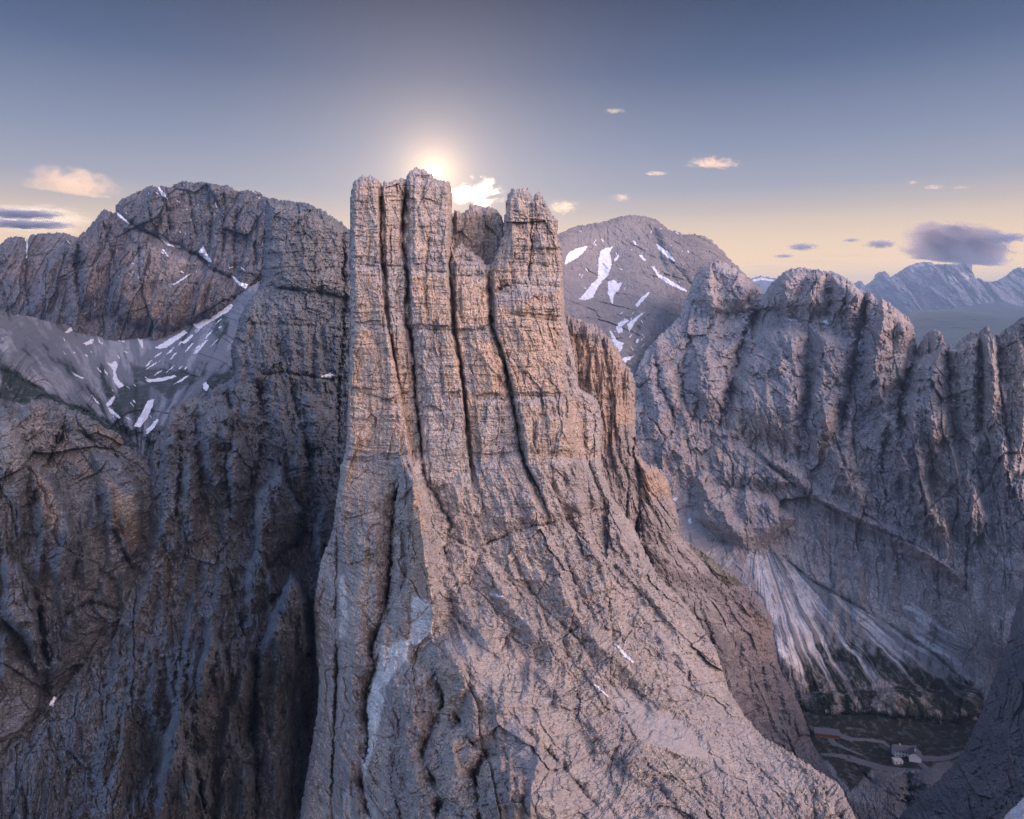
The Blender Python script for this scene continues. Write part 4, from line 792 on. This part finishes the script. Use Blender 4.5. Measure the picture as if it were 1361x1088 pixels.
# ================================================================== valley floor and the gorge below it
silV = [(1010,942),(1070,945),(1140,948),(1200,950),(1260,958),(1320,958),(1400,950)]
L = Layer((1000,935,1400,1110), .9, [(1000,1110)]+silV+[(1400,1110)], [], [(1070,950,750),(1180,952,745),(1300,958,740),(1070,975,725),(1180,975,727),(1280,975,722),(1080,1000,690),(1180,1005,687),(1250,1000,690),(1100,1030,650),(1180,1035,640),(1240,1030,640),(1130,1070,610),(1190,1080,600),(1250,1080,600),(1020,960,730),(1360,1000,640),(1350,1090,560),(1100,1105,580)], seed=97)
c, z = L.coords(); L.Y -= (rock(c, z*2, 12, 141, strata=.2, blocks=.6, ribs=.3, fine=1.6)*np.clip((L.V-1025)/30, .18, 1)).astype(F)
L.crack([(1205,1025),(1210,1050),(1205,1075)], 12, 18); L.crack([(1120,1000),(1160,1040),(1190,1060)], 5, 8)
L.att['grass'] = np.maximum(L.att['grass'], 0)
L.paint('grass', [(1000,930),(1400,930),(1400,1012),(1250,1010),(1210,1030),(1160,1020),(1130,1050),(1100,1010),(1000,1000)], 1.0, 6, 8, .2)
L.paint('scree', [(1080,958),(1160,965),(1130,985),(1090,985)], .7, 8, 7, -.6); L.paint('scree', [(1090,1000),(1120,1010),(1150,1050),(1180,1075),(1120,1060)], .8, 6)
L.build([('valley_floor', None, dict(label='dark grassy valley floor with pale tracks', cat='valley floor', kind='structure'))], rock_mat('valley', (0.09,0.095,0.115), (0.12,0.125,0.145), (0.2,0.19,0.17), 14.0, scree=(0.12,0.135,0.165), grass=(0.009,0.012,0.009)), back=40)
VF = L
for pl in [[(1074,962),(1082,966),(1110,972),(1135,980),(1160,981),(1176,984),(1184,992),(1182,995),(1172,988),(1150,985),(1130,985),(1105,978),(1080,972)],
           [(1090,1000),(1110,1001),(1130,1003),(1150,1010),(1175,1017),(1200,1020),(1220,1021),(1235,1028),(1240,1036),(1228,1034),(1215,1028),(1195,1028),(1165,1023),(1140,1015),(1115,1007),(1092,1004)],
           [(1090,972),(1104,978),(1112,986),(1124,992),(1150,1004),(1143,1004),(1118,994),(1105,990),(1098,980)], [(1212,996),(1226,1003),(1245,1005),(1262,1003),(1280,996),(1285,1000),(1262,1010),(1240,1012),(1226,1012),(1240,1024),(1256,1026),(1242,1034),(1222,1018),(1210,1003)]]:
    L.patch('path', pl, M_path, 0.25, step=.45, edge=.5, kind='structure', label='pale gravel track on the valley floor', cat='path')

# ================================================================== near slope in the lower right corner
silN = [(1170,1110),(1200,1078),(1235,1048),(1262,1020),(1282,992),(1296,962),(1306,940),(1318,905),(1330,878),(1340,850),(1346,820),(1352,800),(1361,780),(1400,740),(1440,715),(1500,680)]
L = Layer((1165,670,1500,1110), 1.1, silN+[(1500,1110)], [silN], [(1180,1105,340),(1260,1025,400),(1310,930,440),(1350,810,480),(1390,760,490),(1500,700,480),(1500,1100,220),(1390,900,380),(1340,1000,350),(1300,1100,290),(1390,1100,240)], top=(14, 16), edge=2.0, seed=99)
c, z = L.coords(); L.Y -= rock(c*.7-z*.7, z*.7+c*.7, 12, 151, strata=.5)+rock(c, z, 4, 153, fine=1.5)
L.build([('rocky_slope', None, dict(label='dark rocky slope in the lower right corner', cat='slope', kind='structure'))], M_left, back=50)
L.patch('snow_patch', [(1361,1058),(1350,1070),(1336,1082),(1328,1095),(1361,1100),(1380,1060)], M_snow, 0.6, label='pale snow patch in the bottom right corner of the view', cat='snow patch', group=SN)

# ================================================================== far country
def far(name, sil, ctrl, box, rk, mat, seed, step=1.0, top=(8, 200), edge=.5, back=1500, **kw):
    L = Layer(box, step, [(box[0], box[3])]+sil+[(box[2], box[3])], [sil], ctrl, top=top, edge=edge, seed=seed)
    c, z = L.coords()
    for w_, s_, k in rk: L.Y -= rock(c, z, w_, s_, **k)
    return L, kw, back
silS = [(1120,396),(1137,386),(1146.6,381),(1155,375),(1161,370),(1163,364),(1168,360.5),(1177,360),(1180,362),(1184,367),(1195,360),(1208.5,352),(1219,348),(1233,347),(1238,348),(1240,349),(1242,350),(1255,350.5),(1258,350),(1268,350),(1280,349),(1292,350),(1293,361),(1295,364),(1297,368.5),
        (1304,370),(1310,373),(1316.6,374),(1325,372),(1338,365),(1345,358),(1354.6,354),(1362,356),(1375,358),(1400,366),(1440,372),(1490,368)]
L, kw, bk = far('m', silS, [(1160,370,9300),(1230,350,9300),(1290,355,9200),(1350,358,9600),(1230,400,8700),(1300,400,8600),(1230,440,8300),(1150,410,8900),(1390,430,8500)], (1110,340,1490,450), [(420,161,dict(strata=.5, ribs=1.0)), (130,163,{})], M_dist, 101, top=(8,160))
L.crack([(1255,350),(1256,365),(1262,380)], 1.5, 250); L.crack([(1242,350),(1250,372)], 1.5, 150)
for pl in [[(1210,352),(1225,346),(1228,352),(1212,362)],[(1262,368),(1280,362),(1290,370),(1265,376)]]: L.paint('pale', pl, .8, 3, 5)
L.build([('mountain', None, dict(label='distant blue grey peak with its top lost in cloud', cat='mountain', kind='structure'))], M_dist, back=1800)
silR = [(970,376),(985,374),(990,372),(997,370),(1003,368),(1008,367),(1012,365.5),(1016,368),(1020,367),(1026,369),(1030,368.5),(1038,371),(1050,374),(1080,372),(1090,362),(1095,358),(1099,361),(1104,358.5),(1110,362),(1116,364),(1125,370),(1135,376),(1140,373),(1144,372),(1150,378),(1165,384),(1200,388)]
L, kw, bk = far('m', silR, [(1000,370,13500),(1100,365,13500),(1190,390,13500),(1000,410,13000),(1190,420,13000)], (965,345,1205,420), [(500,171,{}), (160,173,{})], M_dist, 103, top=(5,200), step=.8)
L.build([('mountain_range', None, dict(label='tiny snowy range on the horizon behind the long right wall', cat='mountain range', kind='structure'))], M_dist, back=1500)
L.patch('snow_patch', [(992,374),(1000,371),(1012,368),(1022,370),(1034,372),(1026,374),(1012,372),(1004,374)], M_snow, 10, step=.4, edge=.5, label='snow cover on the tiny horizon range', cat='snow patch', group=SN)
for k, (nm, sil, Y0) in enumerate([('forested ridge farther back under the distant peak', [(1190,424),(1215,411),(1240,411.5),(1263,410),(1279,406.6),(1300,404),(1315,402),(1331,399.5),(1342,402),(1355,405),(1400,408),(1490,404)], 7000),
                 ('rolling green hill in front of the forested ridge', [(1170,440),(1195,428),(1212,420),(1222,416),(1233,414),(1248,413),(1262,412),(1280,414),(1297,415),(1324,420),(1361,427),(1400,433),(1490,436)], 5600)]):
    L = Layer((1165,395,1490,560), 1.3, [(1165,560)]+sil+[(1490,560)], [sil], [(1200,420,Y0),(1390,420,Y0),(1200,470,Y0*.72),(1390,470,Y0*.72),(1200,555,Y0*.5),(1390,555,Y0*.5)], top=(10, 300), edge=.4, seed=105+k)
    c, z = L.coords(); L.Y -= 120*fbm(c/700, z/300, 181+k, 5)+40*fbm(c/160, z/60, 191+k, 4)
    L.build([('hill', None, dict(label=nm, cat='hill', kind='structure'))], M_hill, back=1000)

# the ground under everything, out to the horizon
gm = bpy.data.meshes.new('ground'); S = 15500
gm.from_pydata([(-S,-S,0),(S,-S,0),(S,S,0),(-S,S,0)], [], [(0,1,2,3)]); gm.materials.append(M_hill)
go = bpy.data.objects.new('ground', gm); go.location = (0,0,-620); scene.collection.objects.link(go); go['kind'] = 'structure'; go['label'] = 'low ground far beneath the mountains'

# unseen ridge added behind the viewer to shade the valley and lower foreground
def shade_ridge():
    n = 120; xs = np.linspace(-2600, 2600, n); ys = np.linspace(-1000, -120, 50)
    X, Y = np.meshgrid(xs, ys); t = (Y+1000)/880
    top = 105+60*fbm(X/600, Y*0+3, 301, 4)+120*np.clip((X-450)/900, 0, 1)-0.00002*X*X*0
    Z = np.where(t < .5, top, top-(t-.5)/.5*560)-np.where(t < .2, (0.2-t)*1500, 0)+60*fbm(X/170, Y/170, 303, 5)
    P = np.stack([X, Y, Z], -1).reshape(-1, 3); i = np.arange(n*50).reshape(50, n)
    q = np.stack([i[:-1,:-1], i[:-1,1:], i[1:,1:], i[1:,:-1]], -1).reshape(-1, 4)
    tag(mesh_obj('mountain_ridge', P, q, M_left), 'unseen ridge added behind the viewpoint to shade the valley', 'mountain ridge', kind='structure')
shade_ridge()

# ================================================================== huts in the valley
import bmesh
M_white = plain('white_render', (0.42,0.42,0.43), 0.8, 0.5, 0.1); M_roof = plain('dark_slate', (0.05,0.055,0.07), 0.6, 1.0, 0.3); M_wood = plain('red_brown_boards', (0.08,0.035,0.03), 0.8, 0.8, 0.3)
M_glass = plain('window_glass', (0.02,0.025,0.03), 0.2, 1.0, 0.1); M_stone = plain('rubble_stone', (0.28,0.27,0.26), 0.9, 1.0, 0.3); M_pole = plain('tarred_pole', (0.04,0.035,0.03), 0.8, 1.0, 0.2)
def bm_obj(name, bm, mat, parent=None):
    me = bpy.data.meshes.new(name); bm.to_mesh(me); bm.free(); me.materials.append(mat)
    o = bpy.data.objects.new(name, me); scene.collection.objects.link(o)
    if parent: o.parent = parent
    return o
def box(bm, x0, x1, y0, y1, z0, z1):
    v = [bm.verts.new(p) for p in ((x0,y0,z0),(x1,y0,z0),(x1,y1,z0),(x0,y1,z0),(x0,y0,z1),(x1,y0,z1),(x1,y1,z1),(x0,y1,z1))]
    for f in ((0,3,2,1),(4,5,6,7),(0,1,5,4),(1,2,6,5),(2,3,7,6),(3,0,4,7)): bm.faces.new([v[i] for i in f])
def hut(name, u, v, w_, d_, h_, rh, rot, wall_m, roof_m, nwin, label, cat='hut', gable_front=False, chimney=True, flat=False):
    Y = float(VF.at(u, v)); P = ray(u, v, Y)
    e = bpy.data.objects.new(name, None); scene.collection.objects.link(e); e.location = (P[0], P[1], P[2]+.2); e.rotation_euler = (0, 0, rot); tag(e, label, cat)
    bm = bmesh.new(); box(bm, -w_/2, w_/2, -d_/2, d_/2, -6, h_)
    if not flat:   # gable ends
        for x in (-w_/2+.02, w_/2-.32):
            a = [bm.verts.new(p) for p in ((x,-d_/2,h_),(x,d_/2,h_),(x,0,h_+rh),(x+.3,-d_/2,h_),(x+.3,d_/2,h_),(x+.3,0,h_+rh))]
            for f in ((0,2,1),(3,4,5),(0,3,5,2),(1,2,5,4)): bm.faces.new([a[i] for i in f])
    bm_obj('wall', bm, wall_m, e)
    bm = bmesh.new(); o = .6
    if flat: box(bm, -w_/2-o, w_/2+o, -d_/2-o, d_/2+o, h_+.003, h_+.4)
    else:
        k = rh/(d_/2)
        for sgn in (-1, 1):
            a = [bm.verts.new(p) for p in ((-w_/2-o, 0, h_+rh+.05),(w_/2+o, 0, h_+rh+.05),(w_/2+o, sgn*(d_/2+o), h_-k*o+.05),(-w_/2-o, sgn*(d_/2+o), h_-k*o+.05))]
            b = [bm.verts.new((p.co.x, p.co.y, p.co.z+.3)) for p in a]
            for f in ((a[0],a[1],a[2],a[3]),(b[3],b[2],b[1],b[0]),(a[0],b[0],b[1],a[1]),(a[1],b[1],b[2],a[2]),(a[2],b[2],b[3],a[3]),(a[3],b[3],b[0],a[0])): bm.faces.new(f)
        bmesh.ops.recalc_face_normals(bm, faces=bm.faces)
    r = bm_obj('roof', bm, roof_m, e)
    if chimney:
        bm = bmesh.new(); box(bm, -w_*.2-.5, -w_*.2+.5, -.5, .5, h_+rh*.6, h_+rh+1.4); bm_obj('chimney', bm, wall_m, r)
    rows = 2 if h_ > 5 else 1
    for k in range(nwin):
        for q in range(rows):
            x = -w_/2+(k+.5)*w_/nwin; z = 1.1+q*2.9
            if q == 0 and k == nwin//2:
                bm = bmesh.new(); box(bm, x-.6, x+.6, -d_/2-.06, -d_/2+.1, 0, 2.2); bm_obj('door', bm, M_wood, e); continue
            bm = bmesh.new(); box(bm, x-.5, x+.5, -d_/2-.05, -d_/2+.1, z, z+1.3); wo = bm_obj('window', bm, M_glass, e)
            bm = bmesh.new(); box(bm, x-.65, x+.65, -d_/2-.16, -d_/2-.055, z-.16, z-.01); bm_obj('sill', bm, M_stone, wo)
    return e
hut('mountain_hut', 1202, 1003, 21, 9, 6.0, 3.6, math.radians(-8), M_white, M_roof, 7, 'long white walled mountain hut with a dark roof on the valley floor')
hut('mountain_hut', 1216, 1010, 10, 10.5, 6.6, 3.4, math.radians(62), M_white, M_roof, 3, 'tall white gabled house at the right end of the long hut')
hut('annex', 1193, 1014, 8, 5, 3.0, 0.4, math.radians(-6), M_white, M_stone, 2, 'low flat roofed white annex in front of the long hut', 'annex', chimney=False, flat=True)
hut('mountain_hut', 1098, 978, 25, 8, 4.6, 3.6, math.radians(-10), M_wood, M_roof, 6, 'long red brown timber hut at the left of the valley floor')
Y = float(VF.at(1180, 1083)); P = ray(1180, 1083, Y); bm = bmesh.new()
bmesh.ops.create_cone(bm, cap_ends=True, segments=10, radius1=.38, radius2=.22, depth=24); [setattr(q, 'co', q.co+Vector((0,0,11))) for q in bm.verts]
box(bm, -1.6, 1.6, -.15, .15, 20.4, 20.8)
o = bm_obj('pole', bm, M_pole); o.location = P; tag(o, 'slim dark pole standing in the gorge below the huts', 'pole')

# ================================================================== clouds
def cloud_mat(name, dens, sc, thr, flat=0.0, aniso=0.35, col=(1,1,1,1)):
    m = bpy.data.materials.new(name); m.use_nodes = True; t = NT(m.node_tree)
    co = t.n('ShaderNodeTexCoord').outputs['Object']
    oi = t.n('ShaderNodeObjectInfo').outputs['Random']
    sh = t.n('ShaderNodeVectorMath', operation='ADD'); t.l(co, sh.inputs[0]); cx = t.n('ShaderNodeCombineXYZ'); k = t.math('MULTIPLY', oi, 37.0); [t.l(k, cx.inputs[i]) for i in range(3)]; t.l(cx.outputs[0], sh.inputs[1])
    n = t.noise(t.scale(sh.outputs[0], sc[0], sc[1], sc[2]), 1.0, 7, 0.62, 0.5)
    ln = t.n('ShaderNodeVectorMath', operation='LENGTH'); t.l(co, ln.inputs[0])
    fall = t.mr(ln.outputs['Value'], 1.0, 0.25, 0, 1)
    d = t.math('ADD', t.math('MULTIPLY', n, 3.0), t.math('SUBTRACT', t.math('MULTIPLY', fall, 0.8), thr+0.75))
    sx = t.n('ShaderNodeSeparateXYZ'); t.l(co, sx.inputs[0])
    if flat: d = t.math('ADD', d, t.mr(sx.outputs[2], -flat-.15, -flat+.1, -1.5, 0))
    d = t.math('MULTIPLY', t.mr(d, 0.0, 0.35), t.mr(ln.outputs['Value'], 1.0, 0.85))
    v = t.n('ShaderNodeVolumePrincipled'); v.inputs['Color'].default_value = col; v.inputs['Anisotropy'].default_value = aniso
    t.l(t.math('MULTIPLY', d, dens), v.inputs['Density'])
    o = t.n('ShaderNodeOutputMaterial'); t.l(v.outputs[0], o.inputs['Volume']); return m
ico = bmesh.new(); bmesh.ops.create_icosphere(ico, subdivisions=3, radius=1.0); ico_me = bpy.data.meshes.new('cloud'); ico.to_mesh(ico_me); ico.free()
def cloud(u, v, wp, hp, Y, mat, label, group='clouds over the horizon', tilt=0.0, dp=0.6):
    me = ico_me.copy(); me.materials.append(mat); o = bpy.data.objects.new('cloud', me); scene.collection.objects.link(o)
    P = ray(u, v, Y); o.location = P; k = Y/FP
    o.scale = (wp*k/2, wp*k/2*dp, hp*k/2); o.rotation_euler = (0, tilt, 0)
    tag(o, label, 'cloud', group); return o
C_puff = cloud_mat('cloud_puff', 0.006, (3.4,3.4,2.4), 1.18, 0.35, 0.5, (1,.86,.74,1))
C_thin = cloud_mat('cloud_thin', 0.003, (4.2,4.2,2.6), 1.2, 0, 0.6, (1,.88,.75,1))
C_grey = cloud_mat('cloud_grey', 0.02, (4.0,4.0,2.2), 1.10, 0, 0.3, (.5,.52,.62,1))
C_cap = cloud_mat('cloud_cap', 0.035, (2.8,2.8,2.5), 0.92, 0.62, 0.75, (.70,.68,.74,1))
cloud(1274, 328, 166, 76, 11500, C_cap, 'large dome shaped cap cloud sitting on the distant peak', tilt=math.radians(6), dp=.3)
cloud(96, 246, 136, 58, 9000, cloud_mat('cloud_soft', 0.0014, (2.4,2.4,1.8), 0.95, 0.45, 0.6, (1,.84,.70,1)), 'soft peach coloured cloud above the left mountain', tilt=math.radians(6))
cloud(948, 218, 84, 24, 9000, C_puff, 'small bright fleecy cloud in the upper right sky', tilt=math.radians(3))
cloud(872, 231, 44, 10, 9000, C_puff, 'thin pair of cloud wisps left of the fleecy cloud')
cloud(817, 147, 40, 9, 9000, C_thin, 'highest faint cloud wisp above the right tower')
cloud(826, 262, 36, 16, 9000, C_thin, 'faint cloud wisp over the rounded mountain')
cloud(1213, 243, 20, 11, 10500, C_puff, 'tiny puff at the left of the small cloud row on the right')
cloud(1241, 249, 38, 10, 10500, C_puff, 'flat puff in the middle of the small cloud row on the right')
cloud(1276, 249, 36, 7, 10500, C_thin, 'thin puff at the right end of the small cloud row')
cloud(1170, 324, 54, 15, 10500, C_grey, 'grey cloudlet left of the cap cloud')
cloud(1132, 319, 30, 8, 10500, C_grey, 'smallest grey cloudlet left of the cap cloud')
cloud(1066, 328, 50, 13, 11000, C_grey, 'grey streaky cloudlet above the long right wall')
cloud(1042, 340, 34, 7, 11000, C_grey, 'thin grey cloud bar low above the long right wall')
cloud(1335, 316, 70, 18, 11000, C_grey, 'grey cloud streak right of the cap cloud')
cloud(25, 284, 150, 13, 11500, C_grey, 'upper grey cloud bar at the left edge')
cloud(35, 298, 150, 12, 11500, C_grey, 'lower grey cloud bar at the left edge')
cloud(40, 291, 190, 46, 12500, cloud_mat('cloud_gold', 0.0012, (3,3,5), 1.0, 0, 0.7), 'pale golden cloud layer behind the grey bars at the left edge')
cloud(634, 256, 96, 62, 8000, cloud_mat('cloud_bright', 0.0030, (2.4,2.4,2.4), 1.34, 0, 0.85), 'dazzling backlit cloud beside the sun in the gap of the towers')
cloud(748, 275, 60, 26, 9500, C_thin, 'faint golden cloud wisp right of the right tower')

# ================================================================== air
bm = bmesh.new(); box(bm, -16000, 16000, -16000, 16000, -622, 585)
me = bpy.data.meshes.new('haze'); bm.to_mesh(me); bm.free()
hz = bpy.data.objects.new('haze', me); scene.collection.objects.link(hz); hz['kind'] = 'stuff'; hz['label'] = 'thin morning haze filling the air over the valleys'
hm = bpy.data.materials.new('haze'); hm.use_nodes = True; t = NT(hm.node_tree)
v = t.n('ShaderNodeVolumePrincipled'); v.inputs['Color'].default_value = (0.30,0.44,0.72,1); v.inputs['Density'].default_value = 6.0e-5; v.inputs['Anisotropy'].default_value = 0.1
o = t.n('ShaderNodeOutputMaterial'); t.l(v.outputs[0], o.inputs['Volume']); me.materials.append(hm)
